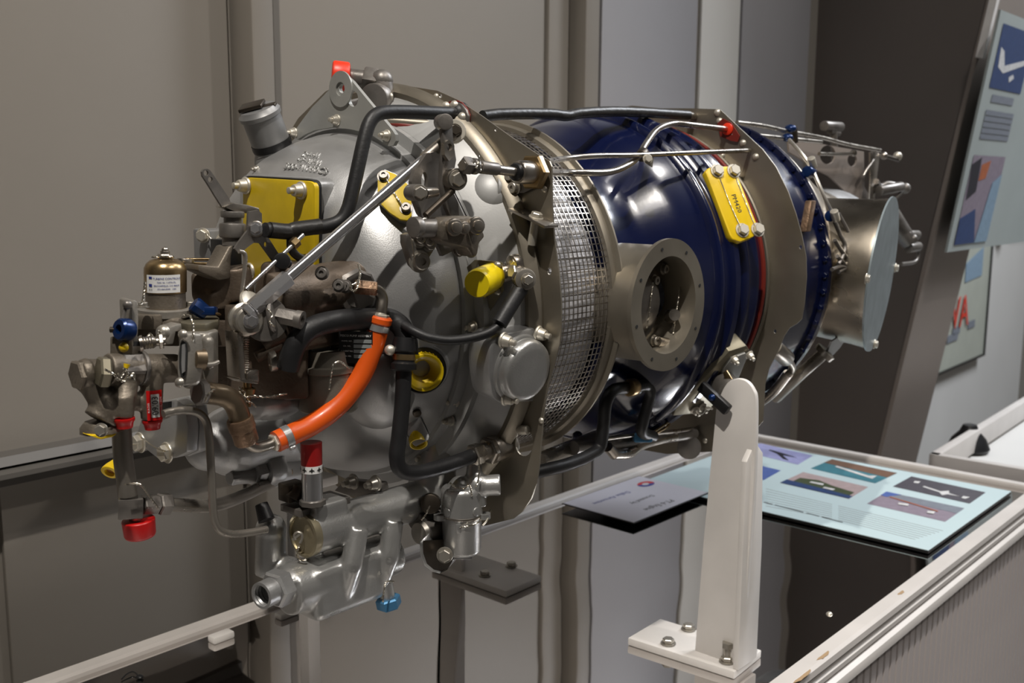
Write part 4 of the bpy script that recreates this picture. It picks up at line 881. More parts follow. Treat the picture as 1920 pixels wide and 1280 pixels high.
for u, v in ((343,627), (337,717)): rivet(DP(u, v, PY(343,672,yv-.046)), -FW-RT*.3, .0048, vb, 'nut')
b = MB(); b.plate([DP(u, v, PY(352,700,yv-.036)) for u, v in [(345,727),(352,690),(360,668),(372,672),(367,712),(362,722)]], FW*.02, bev=.001); b.out('valve_web', 'cast_grey', vb)
wire([PY(357,592,yv-.035), PY(361,605,yv-.04), PY(362,625,yv-.042), PY(363,640,yv-.042)], vb)
wire([PY(340,595,yv-.03), PY(348,590,yv-.03), PY(357,592,yv-.035)], vb)
# slotted adjuster
p = PY(262,644,-.135); da = (RT*.93 + FW*.33 + UP*.12).normalized(); mm = mpp(p)
ad = L(ENG, p, da, [(0,0),(0,15*mm),(5*mm,15.5*mm),(6*mm,11*mm)] + [(6*mm+k*2.4*mm, (12.5 if k % 2 else 10.8)*mm) for k in range(9)] + [(30*mm,8*mm),(46*mm,8*mm),(46*mm,0)], 'steel', 'idle_adjuster', 28, 'slotted adjusting screw with locking wire', 25)
b = MB(); b.box(p-da*.0006, (da, (UP*.93+RT*.2), FW), (.0012, .0022, .011)); b.out('screw_slot', 'hole', ad, smooth=False)
b = MB(); b.hexa(p+da*34*mm, p+da*42*mm, 16*mm); b.out('lock_nut', 'steel', ad)
b = MB(); b.plate([PY(u, v, -.118) for u, v in [(312,620),(322,612),(340,606),(342,618),(330,622),(325,645),(312,646)]], (0,.018,0), bev=.001); b.out('adjuster_bracket', 'cast_grey', ad)
rivet(PY(306,623,-.125), -FW-RT*.3, .0075, ad, 'nut')
wire([PY(271,640,-.128), PY(282,626,-.128), PY(290,640,-.128), PY(298,620,-.128), PY(303,634,-.128)], ad)
b = MB(); b.box(PY(236,648,-.09), (RT, FW, UP), (.011, .012, .009), .002); b.out('lower_block', 'cast_dark', fb_); b = MB(); b.box(PY(432,655,-.06), (RT, FW, ZU), (.020,.02,.052), .003); b.box(PY(425,625,-.075), (RT, FW, ZU), (.012,.012,.014), .002); b.out('mount_block', 'cast_brown', fb_); rivet(PY(232,651,-.105), -FW, .0048, fb_, 'yellow_paint')
# ------------------------------------------------------------------ flow divider casting, lower left
yD = -.10; mD = mpp(PY(220,720,yD))
def D(u, v, dy=0): return PY(u, v, yD+dy)
b = MB()
b.cyl(D(200,693), D(332,690), 31*mD, 28*mD, 28); b.cyl(D(165,700,.01), D(150,702,.01), 30*mD, 26*mD, 24); b.cyl(D(150,700,.015), D(250,698,.0), 27*mD, 27*mD, 24)
b.sph(D(165,712,.012), 26*mD); b.cyl(D(170,715,.01), D(205,770,.005), 24*mD, 26*mD, 24); b.cyl(D(205,760,.005), D(188,788,.005), 30*mD, 33*mD, 24); b.sph(D(205,765), 28*mD)
b.cyl(D(285,700,-.005), D(284,786,-.005), 22*mD, 20*mD, 24); b.cyl(D(232,740,-.012), D(233,782,-.012), 19*mD, 18*mD, 24); b.cyl(D(225,755), D(285,750), 18*mD, 18*mD, 20); b.cyl(D(240,700), D(235,745,-.01), 22*mD, 20*mD, 20)
fd = b.out('flow_divider', 'cast_dark', ENG, cast=.0018, label='dark branching fuel manifold casting at the far left')
hp0, hn = D(196,697,-.012), (-RT*.80 - FW*.58 + UP*.04).normalized()
b = MB(); b.hexa(hp0-hn*.004, hp0+hn*.006, 30*mD); b.out('hex_plug', 'olive_plate', fd)
b = MB(); b.hexa(D(155,702,.012), D(140,704,.012), 29*mD); b.out('end_plug', 'cast_dark', fd)
b = MB(); b.hexa(D(222,692), D(262,690), 33*mD); b.rcyl(D(260,690), D(267,690), 34*mD); b.out('union_nut', 'steel_dark', fd)
wire([D(196,692,-.045), D(215,703,-.045), D(222,712,-.045), D(236,695,-.045), D(240,712,-.045), D(250,700,-.045), D(252,714,-.045)], fd)
wire([D(222,700,-.046), D(230,715,-.046), D(240,702,-.046), D(232,690,-.046)], fd)
b = MB(); b.cyl(D(236,690,-.043), D(238,682,-.043), .002, .003); b.out('paint_dab', 'yellow_bright', fd)
b = MB(); b.lathe(D(192,796,.012), (V((0,0,-1))+RT*.06).normalized(), [(-.004,0),(-.004,.017),(.0,.0205),(.006,.021),(.007,.018),(.007,0)], 10); b.out('bottom_cover', 'cast_dark', fd); bolt(D(190,806,-.028), -FW, .005, fd, 'nut')
b = MB(); b.plate([D(u, v, -.006) for u, v in [(170,817),(182,815),(220,813),(212,819),(190,824)]], (0,.018,0), bev=.001); b.out('yellow_tab', 'yellow_bright', fd)
for (u, v), k in (((233,783), -.012), ((285,786), -.005)):
    L(fd, D(u, v, k), (V((0,0,-1))+RT*.02), [(0,0),(0,19*mD),(5*mD,19*mD),(9*mD,16*mD),(19*mD,14*mD),(20*mD,0)], 'red_cap', 'red_cap', 28, 'red plastic cap')
b = MB(); tp(b, [(268,781,-.01),(300,779,-.02)], 0, 3); b.out('stub_line', 'steel_tube', fd)
# red dated sticker on the branch
ps_ = D(285,756,-.005); tcs = (CP-ps_); tcs.z = 0; tcs.normalize(); tcs = (tcs*.9 + RT*.25).normalized(); sds = V((-tcs.y, tcs.x, 0))
if sds.dot(RT) < 0: sds = -sds
Rst = 22.6*mD
def wr_(x, y, z): a = x/Rst; return ps_ + ZU*y + (tcs*cos(a)+sds*sin(a))*(Rst+z)
def patch(x0, x1, y0, y1, z, nm, mt, par, n=10):
    b = MB(); gv = [[b.bm.verts.new(wr_(x0+(x1-x0)*i/n, y, z)) for y in (y0, y1)] for i in range(n+1)]
    for i in range(n): b.bm.faces.new((gv[i][0], gv[i+1][0], gv[i+1][1], gv[i][1]))
    return b.out(nm, mt, par)
sk = patch(-15*mD, 15*mD, -29*mD, 29*mD, .0004, 'date_sticker', 'red_cap', fd); sk['label'] = 'red sticker dated 09/03'
patch(-7*mD, 8*mD, -23*mD, 22*mD, .0007, 'sticker_window', 'label_white', sk)
text('09/03', 'lettering', 'ink_black', sk, (0,0,0), (1,0,0), (0,1,0), 16*mD, ext=.00002, bend=lambda x, y, z: wr_(-y+.5*mD, x, .0010+z))
text('ASSEMBLY DATE', 'lettering', 'label_white', sk, (0,0,0), (1,0,0), (0,1,0), 4.3*mD, ext=.00002, bend=lambda x, y, z: wr_(-y+11.5*mD, x, .0008+z))
text('BUILDER', 'lettering', 'label_white', sk, (0,0,0), (1,0,0), (0,1,0), 5.2*mD, ext=.00002, bend=lambda x, y, z: wr_(-y-11*mD, x-4*mD, .0008+z))
# drain tube, tee and caps
yT = -.085; mT = mpp(PY(247,950,yT))
b = MB(); b.tube([PY(u, v, yT) for u, v in [(228,800),(229,825),(231,860),(236,895),(240,928)]], 18*mT, 20); dt_ = b.out('drain_tube', 'steel_tube', ENG, label='thick vertical steel drain tube')
b = MB(); pt_ = PY(245,952,yT); b.box(pt_, (RT*.93+FW*.35, FW*.93-RT*.35, ZU+RT*.06), (22*mT, 20*mT, 19*mT), 2*mT); b.cyl(PY(242,935,yT), PY(241,925,yT), 16*mT); tee = b.out('tee_fitting', 'steel_dark', ENG)
b = MB(); b.lathe(PY(241,934,yT), ZU, [(0,0),(0,15*mT),(.004,15*mT),(.004,0)], 20); b.out('copper_washer', 'copper', tee)
L(tee, PY(253,968,yT), (PY(262,1000,yT)-PY(253,968,yT)), [(0,12*mT),(14*mT,12*mT),(14*mT,16*mT),(20*mT,16*mT)], 'steel', 'tee_neck', 24)
L(ENG, PY(259,973,yT), (PY(264,1012,yT)-PY(259,973,yT)), [(0,0),(0,29*mT),(2*mT,30.5*mT),(30*mT,29*mT),(34*mT,27*mT),(36*mT,23*mT),(36*mT,0)], 'red_cap', 'red_dust_cap', 36, 'large red dust cap at the lower left')
b = MB(); b.hexa(PY(266,946,yT), PY(296,945,yT), 19*mT); b.hexa(PY(296,945,yT), PY(318,944,yT), 22*mT); b.out('tube_nut', 'steel_dark', tee)
b = MB(); b.tube([PY(u, v, y) for u, v, y in [(312,945,-.085),(345,947,-.08),(390,948,-.07),(425,941,-.055),(465,925,-.03),(500,908,-.01),(535,892,.01)]], 13.5*mT, 20); b.out('drain_pipe', 'steel_tube', ENG, label='curved steel pipe leading back under the gearbox')
wire([PY(234,908,yT-.02), PY(262,908,yT-.025), PY(280,930,yT-.025), PY(297,953,yT-.025)], tee)
b = MB(); tp(b, [(306,776),(325,771),(345,769),(368,772),(384,785),(391,808),(394,850),(397,900),(399,950),(404,980),(416,996),(440,1001),(475,997),(500,992)], -.135, 7.5, 16, 6); b.out('thin_fuel_line', 'steel_tube', ENG, label='thin steel line bent down in front of the pump')
b = MB(); p0, p1 = PY(221,858,.05), PY(204,888,.04); mY = mpp(p0); b.lathe(p0, p1-p0, [(0,0),(0,4*mY),(10*mY,7*mY),(24*mY,13.5*mY),(32*mY,16*mY),(36*mY,16.5*mY),(37*mY,15*mY),(37*mY,10*mY),(30*mY,9*mY),(30*mY,0)], 28); yh = b.out('yellow_plug', 'yellow_bright', ENG, label='yellow tapered plug hanging at the left'); b = MB(); b.lathe(p0, p1-p0, [(30.5*mY,0),(30.5*mY,9.6*mY),(31*mY,0)], 24); b.out('plug_core', 'plug_brown', yh)
b = MB(); b.tube([PY(222,856,.05), PY(230,835,.045), PY(262,832,.03)], .0007, 6); b.out('plug_lanyard', 'wire', yh)
# ------------------------------------------------------------------ silver scavenge pump
yS = .02; mS = mpp(PY(400,820,yS)); xr = V((1,0,0))
pc_ = PY(455,822,yS); R_ = 68*mS
b = MB(); b.lathe(pc_-xr*.045, xr, [(0,R_*.55),(.006,R_*.78),(.016,R_*.93),(.03,R_),(.16,R_),(.17,R_*.9),(.17,0)], 48); b.sph(pc_-xr*.045, R_*.7, 24)
b.cyl(pc_-xr*.06, pc_-xr*.03, R_*.62, R_*.85); spn = b.out('scavenge_pump', 'silver', ENG, cast=.0025, label='silver cast pump housing below the fuel control')
pf_ = PY(335,808,yS-.02); xf_ = pf_.x
f9 = lambda u, v: PX(u, v, xf_)
b = MB(); b.plate([f9(u, v) for u, v in [(268,770),(300,752),(330,748),(346,760),(352,800),(350,848),(330,858),(298,862),(270,840),(255,815)]], (.014,0,0), bev=.002); b.out('pump_flange', 'silver', spn)
b = MB(); b.plate([PX(u, v, xf_+.018) for u, v in [(320,748),(352,742),(368,754),(374,800),(372,846),(350,856),(320,850)]], (.014,0,0), bev=.003); b.cyl(PX(365,818,xf_+.03), PX(385,815,xf_+.06), 22*mS); b.out('pump_cover', 'silver', spn)
b = MB(); b.plate([f9(u, v) for u, v in [(300,755),(322,752),(322,765),(305,772)]], (-.004,0,0)); b.out('flange_slot', 'hole', spn, smooth=False)
for u, v in ((264,829), (314,848)): bolt(f9(u, v), ML, .0095, spn, 'nut_pale')
wire([PX(266,820,xf_-.01), PX(290,838,xf_-.012), PX(312,846,xf_-.01)], spn, .0006)
b = MB(); p, q_ = PY(430,895,.0), PY(475,886,.0); b.cyl(p, q_, .008, .013); b.hexa(PY(470,885,.0), PY(490,880,.0), .019); b.rcyl(PY(490,880,0), PY(520,873,0), .023); b.hexa(PY(430,896,0), PY(448,892,0), .0095); b.out('check_valve', 'silver_dull', ENG)
b = MB(); b.cyl(PY(505,885,0), PY(545,880,.02), .019); b.out('valve_stub', 'silver', ENG)
for u, v in ((486,862), (533,884)): capnut(PY(u, v, .0), (-.8,-.6,0), .009, spn, 'bronze_rough')
b = MB(); b.box(PY(490,800,.06), (xr, V((0,1,0)), ZU), (.03,.012,.06), .003); b.out('pump_bracket', 'silver_dull', spn)
# ------------------------------------------------------------------ elbow, orange hose
yO = -.15; mO = mpp(PY(480,800,yO))
b = MB(); b.tube([PY(u, v, yO) for u, v in [(375,735),(400,738),(420,742),(436,752),(446,770),(452,790)]], 20*mO, 24); elb = b.out('fuel_elbow', 'bronze_dark', ENG, label='bronze coloured elbow fitting before the orange hose')
b = MB(); b.hexa(PY(368,735,yO), PY(384,735,yO), 24*mO, 8); b.out('elbow_nut', 'steel_dark', elb)
b = MB(); p0, p1 = PY(449,784,yO), PY(462,826,yO); b.lathe(p0, p1-p0, [(0,0),(0,24*mO),(.002,25*mO),(.012,25*mO),(.013,23*mO),(.026,23*mO),(.028,20*mO),(.0285,0)], 12); b.out('elbow_collar', 'bronze_rough', elb)
b = MB(); b.tube([PY(u, v, yO) for u, v in [(462,822),(468,832),(480,838),(495,836),(512,830)]], 10.5*mO, 20); b.out('hose_tail', 'steel', elb)
b = MB(); b.hexa(PY(510,831,yO), PY(517,828,yO), 17*mO); b.out('hose_nut', 'nut_pale', elb)
wire([PY(385,752,yO-.02), PY(390,740,yO-.025), PY(402,730,yO-.025)], elb)
HP = [(517,828,-.15),(530,822,-.151),(552,812,-.154),(585,796,-.158),(620,772,-.164),(650,742,-.170),(676,705,-.176),(694,665,-.181),(704,635,-.184),(711,606,-.187)]
b = MB(); P = [PY(u, v, y) for u, v, y in HP]; b.tube(P, 21*mO, 28, 8); oh = b.out('orange_hose', 'orange', ENG, label='orange fire sleeved fuel hose')
for a, d in ((1, 2), (9, 8)):
    p0 = P[a].lerp(P[d], .05); p1 = P[a].lerp(P[d], .62 if a == 1 else .45); t = (p1-p0).normalized()
    b = MB(); b.lathe(p0, t, [(0,21*mO),(0,22.2*mO),((p1-p0).length,22.4*mO),((p1-p0).length,21*mO)], 36, cap=False); o = b.out('hose_clamp', 'clamp_steel', oh)
    b = MB(); s_d = (RT*.6+UP*.5-FW*.5) if a == 9 else (-UP-FW*.5); s_d = (s_d-t*s_d.dot(t)).normalized(); b.box((p0+p1)/2+s_d*24.5*mO, (t, s_d, t.cross(s_d)), ((p1-p0).length*.42, 3*mO, 5*mO), .001); b.out('clamp_buckle', 'clamp_steel', oh)
b = MB(); b.lathe(P[-1], (P[-1]-P[-2]), [(-.001,21*mO),(.001,24*mO),(.006,24*mO),(.008,20*mO),(.008,0)], 32); b.out('hose_cuff', 'orange', oh)
b = MB(); b.hexa(PY(713,598,-.188), PY(714,589,-.188), 18*mO); b.rcyl(PY(712,604,-.188), PY(714,586,-.188), 12*mO); b.out('hose_nut', 'nut_pale', oh)
b = MB(); b.tube([PY(u, v, y) for u, v, y in [(714,592,-.188),(716,575,-.188),(717,560,-.187),(711,547,-.185),(700,542,-.182),(688,540,-.178)]], 11.5*mO, 20); b.out('hose_tail', 'steel', oh)
b = MB(); b.hexa(PY(664,537,-.172), PY(706,541,-.184), 15.5*mO); b.out('union_nut', 'bronze_rough', oh)
wire([PY(672,495,-.165), PY(676,515,-.185), PY(668,530,-.19), PY(656,538,-.19), PY(664,546,-.19), PY(671,535,-.19), PY(675,510,-.185)], oh)
# ------------------------------------------------------------------ fuel pump
yP = -.135; mP = mpp(PY(600,550,yP))
b = MB(); xr2 = V((1,.08,0)).normalized()
p0 = PY(505,560,yP); p1 = PY(668,530,yP)
b.cyl(p0, p1, 46*mP, 44*mP, 32); b.cyl(PY(650,540,yP-.01), PY(674,540,yP-.02), 34*mP, 30*mP, 28); b.box(PY(590,600,yP), (xr2, V((0,1,0)), ZU), (62*mP, 34*mP, 50*mP), .006); b.cyl(PY(600,515,yP), PY(690,500,yP+.02), 22*mP, 20*mP, 20)
b.box(PY(540,520,yP+.02), (xr2, V((0,1,0)), ZU), (40*mP, 40*mP, 30*mP), .006)
b.cyl(PY(600,560,yP-.02), PY(690,545,yP-.02), 18*mP, 18*mP, 20)
fpmp = b.out('fuel_pump', 'cast_brown', ENG, cast=.0022, label='dark brown fuel pump casting behind the control rod')
for u, v in ((604,512), (636,535), (648,537)): capnut(PY(u, v, yP-.042), -FW, .006, fpmp, 'steel_dark')
b = MB(); p = PY(672,545,yP-.028); b.lathe(p, (RT*.55-FW*.8), [(-.012,0),(-.012,.022),(.0,.024),(.004,.02),(.004,0)], 8); b.out('pump_port', 'steel_dark', fpmp)
b = MB(); p = PY(616,770,yP-.005); b.lathe(p, ZU, [(0,0),(0,40*mP),(2*mP,52*mP),(6*mP,56*mP),(78*mP,57*mP),(80*mP,60*mP),(90*mP,60*mP),(92*mP,50*mP),(120*mP,46*mP),(120*mP,0)], 44); fbw = b.out('filter_bowl', 'cast_olive', ENG, label='olive grey cylindrical fuel filter bowl')
b = MB(); b.box(PY(656,655,yP-.012), (RT, FW, ZU), (36*mP, 16*mP, 36*mP), .003); b.out('filter_head', 'cast_dark', fbw)
npn = PY(668,651,yP-.040); nf = (-FW*.95-RT*.1); nf.z = 0; nf.normalize(); nr = ZU.cross(nf)*1.0
if nr.dot(RT) < 0: nr = -nr
b = MB(); b.box(npn, (nr, nf, ZU), (32*mP, .0015, 30*mP)); np_ = b.out('name_plate', 'edge_black', fbw, smooth=False, label='black pump name plate')
text('PESCO PUMP ASSEMBLY', 'lettering', 'label_white', np_, npn+nf*.0017+ZU*22*mP, nr, ZU, 5.6*mP, ext=.0001)
for k, s in enumerate(('MODEL NO.', 'SER. NO.', 'ELEMENT NO.', 'MFD. NO.')):
    text(s, 'lettering', 'label_white', np_, npn+nf*.0017+ZU*(12-k*9.5)*mP-nr*17*mP, nr, ZU, 3.8*mP, ext=.0001)
    b = MB(); b.box(npn+nf*.0016+ZU*(12-k*9.5)*mP+nr*13*mP, (nr, nf, ZU), (17*mP, .0004, 3.2*mP)); b.out('data_box', 'ink_grey', np_, smooth=False)
wire([PY(624,682,yP-.07), PY(621,700,yP-.07), PY(617,730,yP-.07)], fbw); wire([PY(624,684,yP-.07), PY(637,678,yP-.07), PY(655,690,yP-.07)], fbw)
rivet(PY(731,656,-.2), -FW, .0058, ENG)
# black pump hose and long drain hose
b = MB(); tp(b, [(540,690,-.165),(548,660,-.17),(565,630,-.175),(595,610,-.178),(640,600,-.18),(690,597,-.178),(728,597,-.18),(752,612,-.19),(763,638,-.197),(765,665,-.2)], 0, 20, 20, 6); b.out('pump_hose', 'rubber', ENG, label='fat black hose looping behind the orange hose')
hs2 = [(757,655,-.205),(757,700,-.205),(754,760,-.205),(748,820,-.205),(744,855,-.205),(750,878,-.205),(772,886,-.207),(810,880,-.209),(850,868,-.211),(892,852,-.213)]
b = MB(); tp(b, hs2, 0, 15, 18, 6); dh = b.out('drain_hose', 'rubber', ENG, label='long black hose running down the gearbox and back')
mC = mpp(PY(757,665,-.205)); p0, p1 = PY(759,632,-.203), PY(756,694,-.205); t = (p1-p0).normalized(); Lc = (p1-p0).length
b = MB(); b.lathe(p0, t, [(0,0),(0,21*mC),(.010,24*mC),(.014,25*mC),(.016,21*mC),(.026,21*mC),(.028,25*mC),(.034,25*mC),(.036,17*mC),(Lc,17*mC),(Lc,0)], 32); b.out('hose_collar', 'black_part', dh)
b = MB(); b.lathe(p0+t*.018, t, [(0,21.6*mC),(.004,22*mC),(.006,21.6*mC)], 32, cap=False); b.out('collar_band', 'bronze', dh)
b = MB(); b.hexa(PY(884,854,-.213), PY(902,848,-.213), .0125); b.rcyl(PY(900,849,-.213), PY(922,842,-.213), .0105); b.rcyl(PY(918,843,-.213), PY(958,832,-.213), .0165, .005); b.hexa(PY(912,846,-.213), PY(921,843,-.213), .0165); b.out('drain_union', 'steel', dh)
b = MB(); b.cyl(PY(876,857,-.213), PY(888,853,-.213), .006); b.out('union_tip', 'bronze', dh)
# ------------------------------------------------------------------ levers at the upper left
yU = -.085
la = pl_([(379,322),(382,317),(389,316),(395,320),(430,372),(434,384),(428,390),(418,390),(404,368),(390,345),(380,330)], yU, 'steel_dark', 'control_lever', ENG, .003, holes=((386.5,324.5,4.5,5.5),(394.5,336.5,4.5,5.5)), label='slotted flat lever pointing up to the left')
b = MB(); b.plate([PY(u, v, yU-.006) for u, v in [(420,388),(438,380),(464,384),(486,390),(488,397),(466,400),(440,396)]], (0,.016,0), bev=.0008); b.out('lever_bridge', 'steel', la)
b = MB(); b.rcyl(PY(436,408,yU), PY(436,396,yU), .012); b.rcyl(PY(436,446,yU), PY(436,418,yU), .0135); b.cyl(PY(436,418,yU), PY(436,408,yU), .009); b.cyl(PY(437,460,yU), PY(437,444,yU), .011); b.out('lever_shaft', 'steel_dark', la)
lv = pl_([(466,397),(484,394),(491,400),(492,425),(500,440),(528,484),(534,494),(524,500),(514,492),(488,456),(476,455),(466,462),(452,474),(445,472),(440,466),(447,455),(464,432)], yU-.02, 'steel_dark', 'bell_crank', ENG, .003, holes=((498.5,458,3.5,5),), label='dark forked bell crank in front of the yellow cover')
p = PY(482,430,yU-.02); b = MB(); b.rcyl(p, p-FW*.005, .0085); b.out('crank_nut', 'steel', lv); bolt(p-FW*.004, -FW, .0055, lv, 'chrome')
b = MB(); p0, p1 = PY(462,542,yU-.045), PY(569,440,yU-.055); b.cyl(p0, p1, .0022); r3 = b.out('thin_rod', 'chrome', ENG)
p = PY(553,455,yU-.0535); b = MB(); b.hexa(p-(p1-p0).normalized()*.004, p+(p1-p0).normalized()*.004, .0058); b.out('rod_nut', 'bronze', r3)
p = PY(532,490,yU-.05); b = MB(); b.rcyl(p+V((.004,.008,0)), p-FW*.008, .0085); b.rcyl(PY(522,486,yU-.05), PY(542,496,yU-.05), .005); b.out('rod_swivel', 'black_part', r3)
b = MB(); tp(b, [(448,471),(456,473),(460,480),(459,500),(456,530),(453,560),(452,585)], yU-.04, 4.2, 14, 6); b.out('hook_rod', 'steel_tube', ENG)
b = MB(); b.plate([PY(u, v, yU-.01) for u, v in [(410,500),(430,462),(438,460),(434,480),(432,522),(412,526),(372,508),(372,496)]], (0,.025,0), bev=.0015); b.out('control_bracket', 'cast_dark', ENG)
b = MB(); b.box(PY(400,538,yU+.02), (RT, FW, ZU), (34*mP, 30*mP, 26*mP), .004); b.lathe(PY(405,575,yU+.02), ZU, [(0,0),(0,40*mP),(30*mP,42*mP),(34*mP,0)], 8); b.cyl(PY(440,500,yU), PY(450,560,yU), .016); b.out('governor_body', 'cast_brown', ENG, cast=.0022, label='dark governor body between the can and the levers')
b = MB(); b.box(PY(402,468,.03), (xr, V((0,1,0)), ZU), (.017, .017, .024), .003); gbx = b.out('rear_box', 'neck_grey', ENG); bolt(PY(381,441,.02), (-.8,-.5,0), .0065, gbx, 'nut_pale'); bolt(PY(421,453,.0), (-.8,-.5,0), .008, gbx, 'nut_pale')
wire([PY(386,437,.01), PY(400,450,.0), PY(418,456,-.005)], gbx, .0006)
b = MB(); b.box(PY(424,475,-.02), (xr, V((0,1,0)), ZU), (.012, .012, .016), .001); b.out('switch_block', 'black_part', gbx)
b = MB(); tp(b, [(347,486,-.05),(380,486,-.05),(408,486,-.05)], 0, 2.6, 10); tp(b, [(345,492,-.05),(380,494,-.05),(406,493,-.05)], 0, 2.6, 10); b.out('link_line', 'bronze', ENG); b = MB(); b.rcyl(PY(347,495,-.055), PY(348,485,-.055), .0085); b.out('link_boss', 'steel', ENG)
# ball joint and sockets at the rod foot
pj2 = PY(466,600,-.155); nj2 = (-FW*.86+RT*.45-UP*.1).normalized()
b = MB(); b.lathe(pj2-nj2*.020, nj2, [(0,0),(0,.016),(.010,.017),(.012,.0145),(.018,.0145),(.026,.0140),(.028,.012),(.028,0)], 36); bj = b.out('ball_joint', 'nut', ENG, label='round steel ball joint at the foot of the control rod')
bolt(pj2+nj2*.009, nj2, .006, bj, 'chrome'); b = MB(); b.rcyl(PY(470,573,-.135), PY(478,566,-.14), .016, .004); b.out('joint_disc', 'nut_pale', bj)
b = MB(); b.hexa(PY(520,590,-.165), PY(562,599,-.185), .0085); b.lathe(PY(560,598.6,-.184), (PY(568,601,-.188)-PY(520,590,-.165)), [(-.003,.0088),(.004,.0092),(.004,.005),(-.002,.0045),(-.002,0)], 20); b.rcyl(PY(505,592,-.16), PY(518,590,-.165), .018, .004); b.out('socket_sleeve', 'steel_dark', bj)
b = MB(); p = PY(498,598,-.16); b.lathe(p, nj2, [(-.016,0),(-.016,.020),(.0,.0225),(.006,.021),(.008,.0)], 30); b.out('lever_hub', 'steel_dark', bj)
wire([PY(500,578,-.18), PY(510,590,-.183), PY(505,603,-.183), PY(515,612,-.183)], bj, .0006)
b = MB()
for pts in ([(445,623),(456,622),(462,712),(450,710)], [(447,712),(462,708),(486,716),(484,720),(460,718)]): b.plate([PY(u, v, -.15) for u, v in pts], (0,.022,0), bev=.001)
b.plate([PY(u, v, -.152) for u, v in [(463,700),(470,694),(486,693),(486,716),(464,712)]], (0,.012,0), bev=.001); b.out('spring_bracket', 'steel', ENG)
b = MB(); P = [PY(459,628+k*1.1,-.142)+RT*(.004*cos(k*1.6))+FW*(.004*sin(k*1.6)) for k in range(62)]; b.tube(P, .0006, 5, 2); b.out('return_spring', 'steel', ENG)
b = MB(); b.box(PY(505,660,-.11), (RT, FW, ZU), (.042, .016, .05), .004); b.cyl(PY(490,640,-.12), PY(530,620,-.13), .012); b.cyl(PY(480,670,-.12), PY(528,645,-.13), .006); b.out('linkage_housing', 'cast_brown', ENG)
b = MB(); b.rcyl(PY(505,678,-.135), PY(518,676,-.138), .0105); b.out('housing_plug', 'nut', ENG)
b = MB(); tp(b, [(535,606),(541,625),(540,645),(532,660),(531,680),(526,686),(505,684)], -.142, 2, 8); b.out('gasket_edge', 'steel', ENG)
b = MB(); b.lathe(PY(464,740,-.14), ZU, [(-.012,0),(-.012,.003),(0,.003),(.001,.0075),(.006,.0085),(.008,.0045),(.018,.004),(.018,0)], 16); b.out('brass_nipple', 'bronze', ENG)
wire([PY(448,726,-.145), PY(458,735,-.146), PY(458,744,-.146), PY(449,735,-.146), PY(455,748,-.146), PY(470,742,-.146), PY(500,744,-.148), PY(538,738,-.15)], ENG)
wire([PY(455,748,-.146), PY(470,755,-.147), PY(480,762,-.147)], ENG)
b = MB(); b.lathe(PY(508,775,-.09), ZU, [(0,0),(0,.012),(.004,.017),(.009,.017),(.009,0)], 24); b.out('red_cap', 'red_cap', ENG, label='red cap half hidden behind the elbow')
b = MB(); b.sph(PY(505,745,-.09), .04, 20, (1,1,.6)); b.cyl(PY(470,755,-.10), PY(550,735,-.09), .02); b.out('pump_neck', 'silver_dull', ENG, cast=.0025)
b = MB(); p = PY(542,728,-.13); b.rcyl(p+FW*.008, p-FW*.006, .012); b.out('neck_nut', 'steel_dark', ENG); rivet(p-FW*.006, -FW, .0045, ENG, 'nut')
# ------------------------------------------------------------------ oil to fuel heater underneath
yH = -.14; mH = mpp(PY(640,1000,yH))
c0_ = PY(566,1004,yH); c1_ = PY(742,950,yH); dH = (c1_-c0_).normalized(); RH = 40*mH
dH = V((dH.x, dH.y, 0)).normalized(); LH = .195
b = MB(); b.cyl(c0_+dH*.004, c0_+dH*LH, RH, RH*.97, 40)
b.box(c0_+dH*.03+V((0,0,.024)), (dH, V((-dH.y,dH.x,0)), ZU), (.022, .016, .010), .003)
b.cyl(PY(672,990,yH-.022), PY(658,1062,yH-.026), .0115, .0125, 20); b.cyl(PY(658,1060,yH-.026), PY(645,1118,yH-.018), .0125, .008, 20); b.cyl(PY(738,975,yH-.022), PY(728,1045,yH-.026), .0115, .0125, 20); b.cyl(PY(728,1045,yH-.026), PY(712,1104,yH-.018), .0125, .008, 20)

p2 = PY(600,1085,yH+.0); b.cyl(p2-dH*.045, p2+dH*.105, 46*mH, 42*mH, 36); b.box(p2+dH*.025-ZU*.008, (dH, V((-dH.y,dH.x,0)), ZU), (.05, .026, .030), .008)
b.cyl(PY(560,1085,yH), PY(520,1100,yH-.005), 30*mH, 26*mH, 28)
b.cyl(PY(508,990,yH+.045), PY(507,1075,yH+.045), 27*mH, 29*mH, 24); b.sph(PY(508,992,yH+.045), 29*mH, 20); b.cyl(PY(508,1065,yH+.045), PY(570,1080,yH+.01), 28*mH, 32*mH, 20)
b.cyl(c0_+dH*.19, c0_+dH*.19+V((.02,.0,.075)), .030, .022, 24)
oh_ = b.out('oil_heater', 'silver_smooth', ENG, cast=.0021, label='silver cast oil to fuel heater hanging below the engine')
L(oh_, c0_+dH*.006, -dH, [(-.004,RH*1.01),(0,RH*1.03),(.005,RH*1.03),(.0055,RH*.90),(.003,RH*.88),(.003,0)], 'bronze_pale', 'heater_end_cap', 44, 'bronze tinted end cap')
b = MB(); pe_ = c0_-dH*.0; b.tube([pe_-dH*.004+RT*a*mH+UP*c*mH for a, c in ((-6,-6),(-8,2),(-2,8),(5,5),(6,-4),(2,-12))], .0016, 8); b.box(pe_-dH*.004-RT*3*mH, (RT*.8+UP*.6, dH, UP*.8-RT*.6), (9*mH,.0012,.0012)); b.out('wire_loop', 'nut', oh_)
wire([pe_-dH*.006+RT*a*mH+UP*c*mH for a, c in ((4,-14),(0,-24),(0,-34),(8,-42),(16,-40))], oh_)
